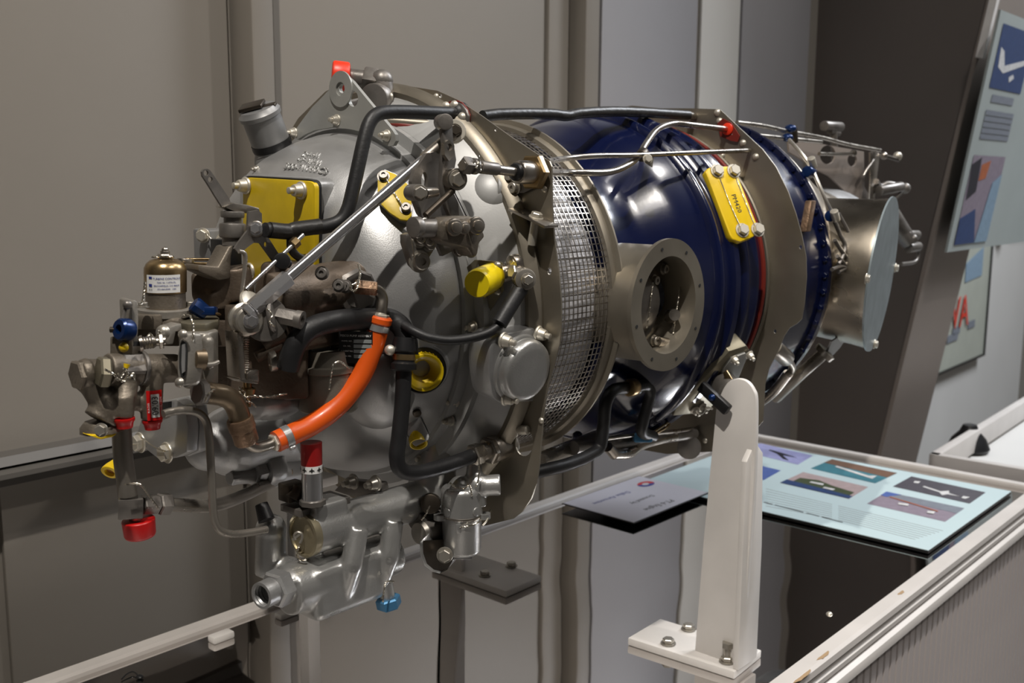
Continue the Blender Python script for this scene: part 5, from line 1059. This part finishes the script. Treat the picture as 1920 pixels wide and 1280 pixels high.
pn_ = PY(489,1117,yH-.008); dn_ = (PY(489,1117,yH-.008)-PY(530,1098,yH-.003)).normalized()
b = MB(); b.lathe(pn_-dn_*.030, dn_, [(0,25*mH),(.012,25*mH),(.012,24*mH),(.0295,24*mH),(.030,22*mH),(.030,19*mH)] + [(.028-k*.0022, (19.5 if k % 2 else 17.5)*mH) for k in range(7)] + [(.006,16*mH),(.006,0)], 36, cap=False); b.out('threaded_port', 'silver_dull', oh_, sharp=25, label='open threaded port')
b = MB(); b.hexa(pn_-dn_*.034, pn_-dn_*.016, 34*mH); b.out('port_nut', 'silver_dull', oh_)
p0 = PY(722,1098,yH-.02); p1 = PY(731,1140,yH-.022); t = (p1-p0).normalized()
b = MB(); b.cyl(p0-t*.005, p0+t*.02, .0095, .0085); b.out('drain_neck', 'silver_smooth', oh_); b = MB(); b.hexa(p0+t*.014, p0+t*.027, .0145); b.out('drain_plug', 'blue_light', oh_, label='light blue hexagonal drain plug')
wire([PY(718,1128,yH-.04), PY(719,1112,yH-.04), PY(722,1095,yH-.04), PY(727,1090,yH-.038), PY(738,1090,yH-.038)], oh_)
# ignition canister / transducer standing on the heater
p0 = PY(586,938,yH-.01); mB = mpp(p0)
bb = MB(); bb.lathe(p0, ZU, [(0,0),(0,19.5*mB),(62*mB,19.5*mB),(62*mB,0)], 36); tb_ = bb.out('banded_tube', 'chrome', ENG, label='bright steel tube with red and white band')
L(tb_, p0, ZU, [(56*mB,19.9*mB),(70*mB,20*mB),(70*mB,19.4*mB)], 'label_white', 'white_band', 36); L(tb_, p0, ZU, [(70*mB,19.8*mB),(112*mB,20.2*mB),(112*mB,0)], 'red_band', 'red_band', 36)
for k in range(-2, 3):
    a = k*.72; n_ = (CP-p0); n_.z = 0; n_.normalize(); e_ = V((-n_.y, n_.x, 0)); dd = n_*cos(a)+e_*sin(a); ee = ZU.cross(dd); c_ = p0+ZU*63*mB+dd*20.15*mB
    b = MB(); s4 = 5.5*mB; b.plate([c_+ee*(s4*r_*cos(q_))+ZU*(s4*r_*sin(q_)) for q_, r_ in [(j*pi/4, 1 if j % 2 == 0 else .38) for j in range(8)]], dd*.0003); b.out('star_mark', 'ink_black', tb_, smooth=False)
b = MB(); b.lathe(p0-ZU*.004, ZU, [(0,0),(0,25*mB),(.005,25*mB),(.006,21*mB),(.006,0)], 8); b.box(PY(592,944,yH+.012), (dH, V((-dH.y,dH.x,0)), ZU), (.034,.018,.004), .001); b.out('tube_flange', 'steel_dark', tb_)
b = MB(); b.box(PY(548,920,yH+.02), (dH, V((-dH.y,dH.x,0)), ZU), (.012,.010,.010), .002); b.cyl(PY(548,935,yH+.01), PY(560,915,yH+.01), .008); b.out('heater_bracket', 'nut_dark', oh_)
b = MB(); b.cyl(PY(500,975,yH+.03), PY(490,945,yH+.04), .009, .007); b.out('black_stub', 'rubber', oh_)
b = MB(); b.plate([PX(u, v, -.33) for u, v in [(625,920),(640,905),(660,900),(712,905),(716,920),(700,932),(680,935),(655,930)]], (.012,0,0), bev=.002); mb_ = b.out('mount_lug', 'steel_dark', ENG)
for u, v in ((664,902), (706,905)): stud(PX(u, v, -.335), ML, .008, mb_, 'nut')
# ------------------------------------------------------------------ silver canister
yK = -.195; pk0 = PY(866,1035,yK); mK = mpp(pk0)
b = MB(); b.lathe(pk0, ZU, [(k*mK, r*mK) for k, r in ((0,0),(0,30),(3,34),(8,36),(70,37),(74,39),(80,39.5),(84,39),(118,39.5),(124,38),(128,34),(129,0))], 44); kn = b.out('igniter_can', 'silver_smooth', ENG, label='silver two part canister beside the fire seal')
L(kn, pk0, ZU, [(73*mK,39.8*mK),(74*mK,40.4*mK),(76*mK,40.4*mK),(77*mK,39.8*mK)], 'steel', 'can_band', 44)
toK = (CP-pk0); toK.z = 0; toK.normalize(); sK = V((-toK.y, toK.x, 0)); sK = sK if sK.dot(RT) > 0 else -sK
for a in (-1.25, 1.35):
    d = toK*cos(a)+sK*sin(a); b = MB(); c_ = pk0+ZU*74*mK+d*42*mK; b.lathe(c_-ZU*.003, ZU, [(0,.0028),(0,.0078),(.006,.0078),(.006,.0028)], 18, cap=False); b.out('band_lug', 'silver_smooth', kn)
for a in (-.75, .75):
    d = toK*cos(a)+sK*sin(a); b = MB(); b.rcyl(pk0+ZU*88*mK+d*37*mK, pk0+ZU*88*mK+d*41.5*mK, .0052); b.out('rivet_button', 'silver_smooth', kn)
b = MB(); b.box(pk0+ZU*60*mK+toK*38*mK-sK*6*mK, (sK, toK, ZU), (.003,.002,.0055), .001); b.out('wire_tab', 'silver_smooth', kn)
wire([pk0+ZU*(62+k*.9)*mK+(toK*cos(a)+sK*sin(a))*40.5*mK for k, a in ((0,-.1),(2,.2),(3,.5),(6,.9),(10,1.3))], kn)
pd_ = pk0+ZU*129*mK; b = MB(); b.sph(pd_-RT*4*mK, 20*mK, 20, (1,1,.95)); b.cyl(pd_-ZU*.003, pd_+ZU*.004, 30*mK, 24*mK); b.sph(pd_+RT*28*mK+ZU*2*mK, 24*mK, 20); b.cyl(pd_+RT*24*mK, pd_+RT*34*mK-ZU*40*mK, 20*mK, 14*mK); b.cyl(pd_+RT*30*mK, pd_+RT*72*mK+ZU*2*mK, 19*mK, 20*mK); b.cyl(pd_+RT*22*mK+ZU*5*mK, pd_+RT*24*mK+ZU*60*mK+FW*.01, 16*mK, 13*mK); b.out('can_head', 'silver_smooth', kn, cast=.0018)
wire([pd_+RT*a*mK+UP*c*mK-FW*.022 for a, c in ((-20,10),(-8,2),(6,0),(14,6),(18,0),(20,-14))], kn)
wire([PY(898,860,yK-.03), PY(898,880,yK-.03), PY(897,898,yK-.03), PY(893,912,yK-.03)], kn)
b = MB(); p = PY(925,945,yK+.01); b.hexa(p, p-ZU*.012, .009); b.cyl(p-ZU*.012, p-ZU*.022, .0045); b.out('can_terminal', 'silver_smooth', kn)
b = MB(); tp(b, [(935,945),(952,946),(965,930),(980,912),(990,895),(994,880),(986,871),(975,873),(962,878),(952,872),(945,862)], yK+.005, 2.4, 8); b.out('ignition_lead', 'copper', kn, label='copper coloured lead looping over the fire seal')
capnut(PY(984,882,yK+.01), (-.8,-.6,0), .0085, fs1); b = MB(); b.cyl(PY(950,860,yK), PY(968,856,yK), .007); b.out('lead_sleeve', 'steel', kn)
b = MB(); tp(b, [(905,985,yK-.03),(915,972,yK-.03),(920,955,yK-.02)], 0, 1.6, 8); b.out('bond_wire', 'wire', kn)
# dark valve and curved strap under it
b = MB(); p0 = PY(786,1000,yK+.03); p1 = PY(835,985,yK+.03); b.rcyl(p0, p1, .0135, .003); b.cyl(PY(778,975,yK+.04), PY(830,965,yK+.04), .012); b.box(PY(815,1005,yK+.035), (RT, FW, UP), (.012,.008,.008), .002); dv = b.out('dump_valve', 'steel_dark', ENG, label='dark cylindrical dump valve left of the canister')
b = MB(); b.lathe(p0-(p1-p0).normalized()*.0, (p1-p0), [(-.001,0),(-.001,.0125),(.004,.0145),(.006,.0125)], 30); b.out('valve_rim', 'nut', dv)
b = MB(); p_ = PY(808,942,yK+.03); b.rcyl(p_, p_-FW*.012, .012); b.out('valve_knob', 'nut_dark', dv); wire([PY(806,948,yK), PY(798,965,yK), PY(790,975,yK)], dv, .0006)
pa_ = [(787,1015),(788,1040),(795,1060),(808,1071),(824,1075),(838,1068),(848,1050),(853,1030)]
b = MB(); F_ = [PY(u, v, yK+.01) for u, v in pa_]; G_ = [p + V((.055,.02,.008)) for p in F_]
vs = [[b.bm.verts.new(p) for p in F_], [b.bm.verts.new(p) for p in G_]]
for i in range(len(F_)-1): b.bm.faces.new((vs[0][i], vs[0][i+1], vs[1][i+1], vs[1][i]))
so = b.out('curved_strap', 'silver_smooth', ENG, label='bent sheet metal strap below the canister'); md = so.modifiers.new('solid', 'SOLIDIFY'); md.thickness = .0016
b = MB(); b.plate([p+V((.001,0,0)) for p in F_]+[PY(830,1012,yK+.01)], (.002,.001,0)); b.out('shaded_strap_end', 'nut_dark', so, smooth=False)  # end plate coloured near black to stand in for the shade on it
bolt(PY(834,1040,yK+.0), (-.75,-.6,.1), .0075, so, 'nut')
b = MB(); b.box(PY(868,1040,yK+.005), (RT, FW, UP), (18*mK,.004,8*mK), .001); b.out('strap_foot', 'silver_dull', so)
# ------------------------------------------------------------------ blue case: tubes, cover, bleed valve
b = MB(); P = [PX(1029,323,-.198)] + [PR(u, v, r) for u, v, r in [(1060,324,.262),(1100,324,.262),(1140,323,.263),(1170,313,.266),(1195,295,.270),(1212,268,.274),(1232,243,.278),(1262,232,.282),(1300,235,.286)]] + [PX(1362,242,.384)]; b.tube(P, .0046, 14, 6); ta = b.out('fuel_tube', 'steel', ENG, label='bent steel tube running over the blue case')
b = MB(); P = [PX(1026,303,-.198)] + [PR(u, v, r) for u, v, r in [(1060,297,.272),(1120,292,.276),(1190,291,.278),(1260,288,.282),(1330,285,.286)]] + [PX(1405,282,.384)]; b.tube(P, .0036, 12, 6); b.out('sense_tube', 'steel', ENG, label='thin straight steel tube over the blue case')
p = PR(1206,287,.272); dt2 = (PR(1212,268,.274)-PR(1195,295,.270)).normalized(); b = MB(); b.rcyl(p-dt2*.012, p+dt2*.002, .0082); b.out('tube_clamp', 'nut_dark', ta); b = MB(); b.plate([p+RT*a*.001+UP*c*.001-FW*.004 for a, c in ((-4,-6),(6,2),(14,-8),(12,-20),(2,-14))], FW*.003, bev=.0005); b.out('clamp_tab', 'nut', ta); bolt(PR(1214,298,.283), (-.5,-.8,.2), .0055, ta, 'nut_pale')
b = MB(); q_ = PX(1365,242,.385); b.lathe(q_, ML, [(-.002,0),(-.002,.0095),(.003,.0095),(.004,.008),(.004,0)], 20); b.out('tube_grommet', 'red_orange_cap', fs2); b = MB(); b.plate([PX(u, v, .386) for u, v in [(1346,232),(1356,222),(1372,230),(1388,255),(1384,266),(1372,264),(1352,256)]], (-.002,0,0)); b.out('tube_gasket', 'red_seal', fs2)
# yellow cover plate on the blue case
p = PR(1377, 382, .272); n = (rad(p)*.92 + V((-.42,0,0))).normalized()
def PQ(u, v, k=0):
    d = ray(u, v); o = p + n*k; return CP + d*((o-CP).dot(n)/d.dot(n))
yl = [(1323,322),(1328,315),(1336,312),(1366,311),(1377,315),(1381,322),(1418,416),(1421,430),(1414,443),(1388,453),(1374,449),(1368,440),(1330,340)]
b = MB(); b.plate([PQ(u, v, .008) for u, v in yl], -n*.014, bev=.002); y2 = b.out('yellow_access_cover', 'yellow_bright', ENG, label='yellow rectangular cover plate on the blue case')
for u, v in ((1344,321), (1375,321), (1391,432), (1420,431)): bolt(PQ(u, v, .008), n, .0085, y2, 'nut_pale')
lx = (PQ(1392,420,.008)-PQ(1358,330,.008)).normalized(); text('PM420', 'lettering', 'ink_black', y2, PQ(1381,381,.0084), lx, n.cross(lx), .0105, ext=.0001)
wire([PQ(1350,335,.011), PQ(1370,385,.009), PQ(1388,425,.011)], y2, .0005); wire([PQ(1380,335,.011), PQ(1400,385,.009), PQ(1416,425,.011)], y2, .0005)
# bleed valve housing
cB = PY(1255, 572, -.27); NB = V((0,-1,0)); cB = V((cB.x, 0, cB.z)); R1 = .0875
b = MB(); b.lathe(cB+V((0,-.14,0)), NB, [(0,.078),(.10,.078),(.115,.077),(.122,.079),(.124,R1),(.130,R1),(.130,.0645),(.1,.0635),(.074,.062),(.074,0)], 72, cap=False); bv = b.out('bleed_valve_housing', 'fireseal', ENG, sharp=30, label='round steel bleed valve housing with open flange')
for k in range(8):
    a = 2*pi*(k+.35)/8; q_ = cB+V((.077*cos(a), -.2702, .077*sin(a))); b = MB(); b.lathe(q_, NB, [(-.002,0),(-.002,.0024),(.0004,.0024),(.0004,0)], 10); b.out('hole_shade_disc', 'hole', bv)  # dark discs standing in for the shade inside bolt holes, nothing is bored
b = MB(); b.lathe(cB+V((-.004,-.213,0)), NB, [(0,0),(0,.057),(.006,.057),(.009,.047),(.013,.042),(.020,.037),(.027,.027),(.030,0)], 40); b.out('valve_cover', 'steel_dark', bv)
for u, v in ((1243,504), (1226,525), (1272,521), (1277,566), (1225,638), (1262,618)): capnut(PY(u, v, -.235), NB, .0065, bv, 'nut')
b = MB(); b.cyl(PY(1232,640,-.24), PY(1256,645,-.245), .008); b.hexa(PY(1252,645,-.243), PY(1264,648,-.247), .010); b.out('bleed_line', 'steel', bv)
b = MB(); b.cyl(PY(1257,592,-.24), PY(1265,590,-.255), .010, .008); b.out('valve_boss', 'steel', bv)
wire([PY(1224,530,-.24), PY(1219,570,-.245), PY(1213,615,-.245)], bv); wire([PY(1276,525,-.245), PY(1270,570,-.25), PY(1262,625,-.25)], bv)
# lower black hoses and steel lines under the blue case
b = MB(); tp(b, [(988,888,-.165),(1030,879,-.175),(1065,870,-.178),(1100,856,-.18),(1124,838,-.18),(1131,800,-.185),(1136,755,-.19),(1150,732,-.19),(1172,727,-.185),(1195,728,-.18)], 0, 12, 16, 6); b.out('lower_hose', 'rubber', ENG, label='black hose rising under the blue case')
b = MB(); tp(b, [(1186,727,-.19),(1210,722,-.185),(1219,735,-.185),(1214,760,-.18),(1206,790,-.175),(1204,810,-.17),(1225,818,-.165)], 0, 11, 16, 6); b.out('lower_hose', 'rubber', ENG, label='short black hose below the bleed valve')
b = MB(); b.rcyl(PY(1178,727,-.19), PY(1190,725,-.19), .0125); b.out('hose_ferrule', 'bronze', ENG)
b = MB(); tp(b, [(1010,866,-.14),(1060,846,-.13),(1120,822,-.12)], 0, 17, 18, 6); b.out('return_pipe', 'steel_tube', ENG, label='steel return pipe under the blue case')
b = MB(); tp(b, [(1138,822,-.16),(1200,814,-.15),(1250,810,-.14),(1295,804,-.13)], 0, 3.5, 10, 6); b.out('braided_line', 'steel', ENG)
b = MB(); tp(b, [(1150,852,-.15),(1180,850,-.145),(1200,836,-.14),(1230,826,-.135),(1265,818,-.13)], 0, 9, 14, 6); tp(b, [(1140,838,-.15),(1152,852,-.15)], 0, 10, 12); b.out('drain_line', 'steel', ENG)
b = MB(); p_ = PY(1205,820,-.16); b.box(p_, (RT, FW, UP), (.014,.008,.007), .003); b.out('blue_clip', 'blue_light', ENG)
b = MB(); tp(b, [(1222,812,-.16),(1240,800,-.158),(1256,790,-.155),(1250,800,-.155),(1226,814,-.155)], 0, 2.4, 8); b.out('wire_loop', 'bronze', ENG)
b = MB(); p_ = PY(1292,838,-.12); b.lathe(p_, (-.8,-.5,.1), [(0,0),(0,.02),(.004,.02),(.006,.012),(.006,0)], 20); b.out('drain_flange', 'steel_dark', ENG); rivet(PX(1276,842,XR), ML, .0055, fs2); rivet(PX(1322,826,XR), ML, .0045, fs2)
b = MB(); P = [PX(1075,840,.02), PX(1130,835,.1), PX(1200,825,.2), PX(1300,812,.38)]; b.tube(P, .010, 14); b.out('main_drain_tube', 'steel_dark', ENG)
for u, v in ((1083,818), (1240,752)): 
    b = MB(); b.sph(PR(u, v, .235), .0085, 14); b.out('blue_cap', 'blue', ENG)
# mount pad and lock pin on the near side
p = PR(1330, 720, .262); n = (rad(p)*.97 + V((-.2,0,0))).normalized()
def PM(u, v, k=0):
    d = ray(u, v); o = p + n*k; return CP + d*((o-CP).dot(n)/d.dot(n))
b = MB(); b.plate([PM(u, v, .006) for u, v in [(1262,780),(1268,765),(1368,658),(1400,648),(1408,660),(1402,668),(1330,770),(1300,776)]], -n*.03, bev=.002); mp_ = b.out('mount_pad', 'olive_plate', ENG, label='engine mount pad held by the near stand')
b = MB(); b.plate([PM(u, v, .010) for u, v in [(1358,690),(1372,672),(1398,662),(1402,668),(1385,710),(1368,735),(1340,745)]], -n*.006, bev=.001); b.out('pad_plate', 'plate_grey', mp_)
for u, v in ((1375,672), (1404,664), (1302,768), (1316,762)): stud(PM(u, v, .008), n, .0062, mp_, 'nut_pale')
tr = PX(1362, 728, xsd+.05); b = MB(); b.rcyl(PM(1350,715,0), PX(1372,738,xsd+.012), .021, .005); b.out('trunnion', 'steel_dark', mp_)
b = MB(); b.plate([PX(u, v, xsd+.014) for u, v in [(1355,698),(1362,694),(1381,725),(1382,738),(1374,748),(1366,742)]], (.004,0,0), bev=.001); b.out('trunnion_washer', 'bronze', mp_)
b = MB(); a_, d_ = PX(1314,722,xsd-.012), PX(1366,770,xsd-.012); dd = (d_-a_).normalized(); b.box((a_+d_)/2, (dd, V((1,0,0)), dd.cross(V((1,0,0)))), ((d_-a_).length/2, .006, .0085), .003); lp_ = b.out('lock_pin_handle', 'black_part', mp_, label='black lock pin handle with blue button')
b = MB(); b.sph(PX(1335,745,xsd-.019), .0052, 14); b.out('pin_button', 'blue_anod', lp_)
b = MB(); b.cyl(PX(1337,747,xsd-.01), PX(1342,752,xsd+.03), .006); b.out('pin_shaft', 'steel', lp_)
b = MB(); tp(b, [(1305,768,-.22),(1314,776,-.222),(1325,765,-.222),(1335,766,-.222)], 0, 2.5, 8); b.out('bond_strap', 'nut_pale', mp_)
# far mount pad, mirrored
b = MB(); yo2 = q2[0].y; b.rcyl((q2a.x+.016, .20, -.16), (q2a.x+.016, yo2-.01, -.165), .02, .004); b.box((q2a.x+.016, .205, -.15), X3, (.035,.012,.05), .004); b.out('far_mount', 'steel_dark', ENG)
# ------------------------------------------------------------------ exhaust end: bracket, tubes, harness
b = MB(); g = lambda u, v: PY(u, v, -.03)
b.plate([g(u, v) for u, v in [(1478,262),(1530,268),(1598,280),(1620,284),(1621,350),(1640,385),(1625,395),(1588,362),(1555,330),(1530,318),(1505,300),(1480,285)]], (0,.004,0), [pxcirc(g, 1552, 290, 15, 18, 16), pxcirc(g, 1598, 300, 9, 12, 14)])
tb2 = b.out('linkage_bracket', 'column_flange', ENG, sharp=20, label='flat perforated bracket above the exhaust case')
b = MB(); tp(b, [(1536,288,-.05),(1570,289,-.05),(1600,288,-.05)], 0, 3.6, 10); b.sph(PY(1600,287,-.05), .008, 12); b.out('bracket_rod', 'steel', tb2)
b = MB(); tp(b, [(1382,230,-.06),(1430,236,-.06),(1480,247,-.06),(1540,258,-.06),(1590,271,-.06),(1650,282,-.06)], 0, 4, 12, 6); t5 = b.out('prop_tube', 'steel', ENG, label='long steel tube above the exhaust end')
b = MB(); tp(b, [(1400,252,-.06),(1450,257,-.06),(1500,262,-.06),(1540,266,-.06)], 0, 4, 12, 6); b.out('prop_tube', 'steel', ENG, label='lower steel tube above the exhaust end')
for u, v in ((1482,241), (1476,258)): 
    b = MB(); b.sph(PY(u, v, -.065), .010, 14, (1.2,1,.8)); b.out('tube_clip', 'blue_anod', t5)
b = MB(); b.rcyl(PY(1486,238,-.06), PY(1488,268,-.06), .009); b.out('clip_post', 'nut_dark', t5)
b = MB(); b.rcyl(PY(1545,236,.0), PY(1576,238,.0), .011); b.cyl(PY(1555,246,0), PY(1572,250,0), .007); b.cyl(PY(1562,240,0), PY(1568,330,.0), .008); b.out('top_stub', 'steel_dark', ENG)
b = MB(); b.plate([PY(u, v, -.05) for u, v in [(1632,285),(1645,280),(1650,290),(1645,330),(1640,380),(1630,385),(1632,340)]], (0,.004,0), bev=.0006); lv2 = b.out('governor_lever', 'steel', ENG)
b = MB(); tp(b, [(1638,300,-.05),(1625,318,-.05),(1618,330,-.05)], 0, 3, 10); b.out('lever_link', 'steel', lv2); b = MB(); b.sph(PY(1657,292,-.05), .009, 12); b.out('lever_ball', 'steel', lv2)
rivet(PY(1683,293,-.05), -FW, .011, lv2, 'nut_pale'); b = MB(); b.cyl(PY(1660,293,-.05), PY(1684,300,-.05), .005); b.out('lever_pin', 'nut_dark', lv2)
b = MB(); tp(b, [(1642,340,-.05),(1650,350,-.05),(1665,345,-.06),(1690,350,-.08)], 0, 6, 12); b.rcyl(PY(1648,358,-.06), PY(1690,350,-.08), .012); b.sph(PY(1697,353,-.08), .013, 12); tp(b, [(1645,388,-.06),(1670,378,-.07),(1690,362,-.08)], 0, 4, 10); b.out('governor_fitting', 'steel_dark', ENG)
b = MB(); b.rcyl(PY(1700,440,-.05), PY(1720,440,-.05), .011); b.rcyl(PY(1703,465,-.05), PY(1722,462,-.05), .012); b.sph(PY(1712,448,-.06), .012, 12); tp(b, [(1690,495,-.05),(1716,490,-.05),(1722,470,-.05),(1712,448,-.05)], 0, 3.5, 10); b.cyl(PY(1705,455,-.05), V((PY(1705,455,-.05).x-.05, 0, .09)), .02, .03); b.out('prop_governor', 'steel_dark', ENG, label='dark fittings peeking out behind the exhaust plate')
# thermocouple harness around the exhaust flange
b = MB(); H = [(1480,262,.275),(1500,285,.278),(1520,312,.278),(1535,345,.276),(1548,375,.274),(1558,395,.272),(1570,425,.27),(1580,450,.268)]
b.tube([PR(*h) for h in H], .0032, 10, 6); hn_ = b.out('thermocouple_harness', 'nut', ENG, label='wire harness along the exhaust flange')
for u, v in ((1518,310), (1561,393)):
    p = PR(u, v, .28); b = MB(); b.rcyl(p-V((.010,0,.010)), p+V((.010,0,-.012)), .0095); b.out('harness_clamp', 'blue_anod', hn_)
for u, v in ((1523,303), (1566,402)):
    p = PR(u, v, .286); b = MB(); b.rcyl(p-V((.006,0,-.006)), p+V((.006,0,-.010)), .0068); b.out('harness_ferrule', 'nut_pale', hn_)
b = MB()
for a_ in ([(1562,410),(1575,440),(1584,460),(1580,480),(1572,495)], [(1572,400),(1588,430),(1595,450)], [(1565,450),(1578,470),(1590,485),(1597,470)], [(1560,505),(1580,500),(1598,512)], [(1570,480),(1585,500),(1572,510)]):
    b.tube([PR(u, v, .275) for u, v in a_], .0036, 8, 5)
b.out('harness_branch', 'steel_dark', hn_)
b = MB(); b.box(PR(1515,405,.268), (V((.3,0,1)), AX, V((0,1,0))), (.026,.009,.006), .002); b.out('junction_tab', 'bronze_rough', ENG)
b = MB(); b.rcyl(PR(1450,650,.27), PR(1475,672,.275), .014, .003, 16); b.tube([PR(1475,672,.275), PR(1484,684,.277), PR(1484,694,.278), PR(1470,712,.28)], .006, 12); b.tube([PR(1478,700,.28), PR(1450,735,.28), PR(1420,758,.28)], .0085, 12); b.out('igniter_fitting', 'steel', ENG, label='elbow fitting at the lower rear of the blue case')
b = MB(); b.tube([PR(1455,745,.262), PR(1500,702,.262), PR(1545,662,.262)], .011, 14); b.lathe(PR(1545,662,.262), PR(1545,662,.262)-PR(1500,702,.262), [(-.004,.0),(-.004,.019),(.006,.02),(.008,.012),(.008,0)], 24); b.out('rear_drain_pipe', 'steel_tube', ENG, label='steel pipe under the rear flange')
b = MB(); b.plate([PR(u, v, .268) for u, v in [(1560,640),(1575,630),(1588,633),(1575,652),(1560,668),(1550,665)]], (0,.004,0)); b.out('pipe_bracket', 'silver_dull', ENG)
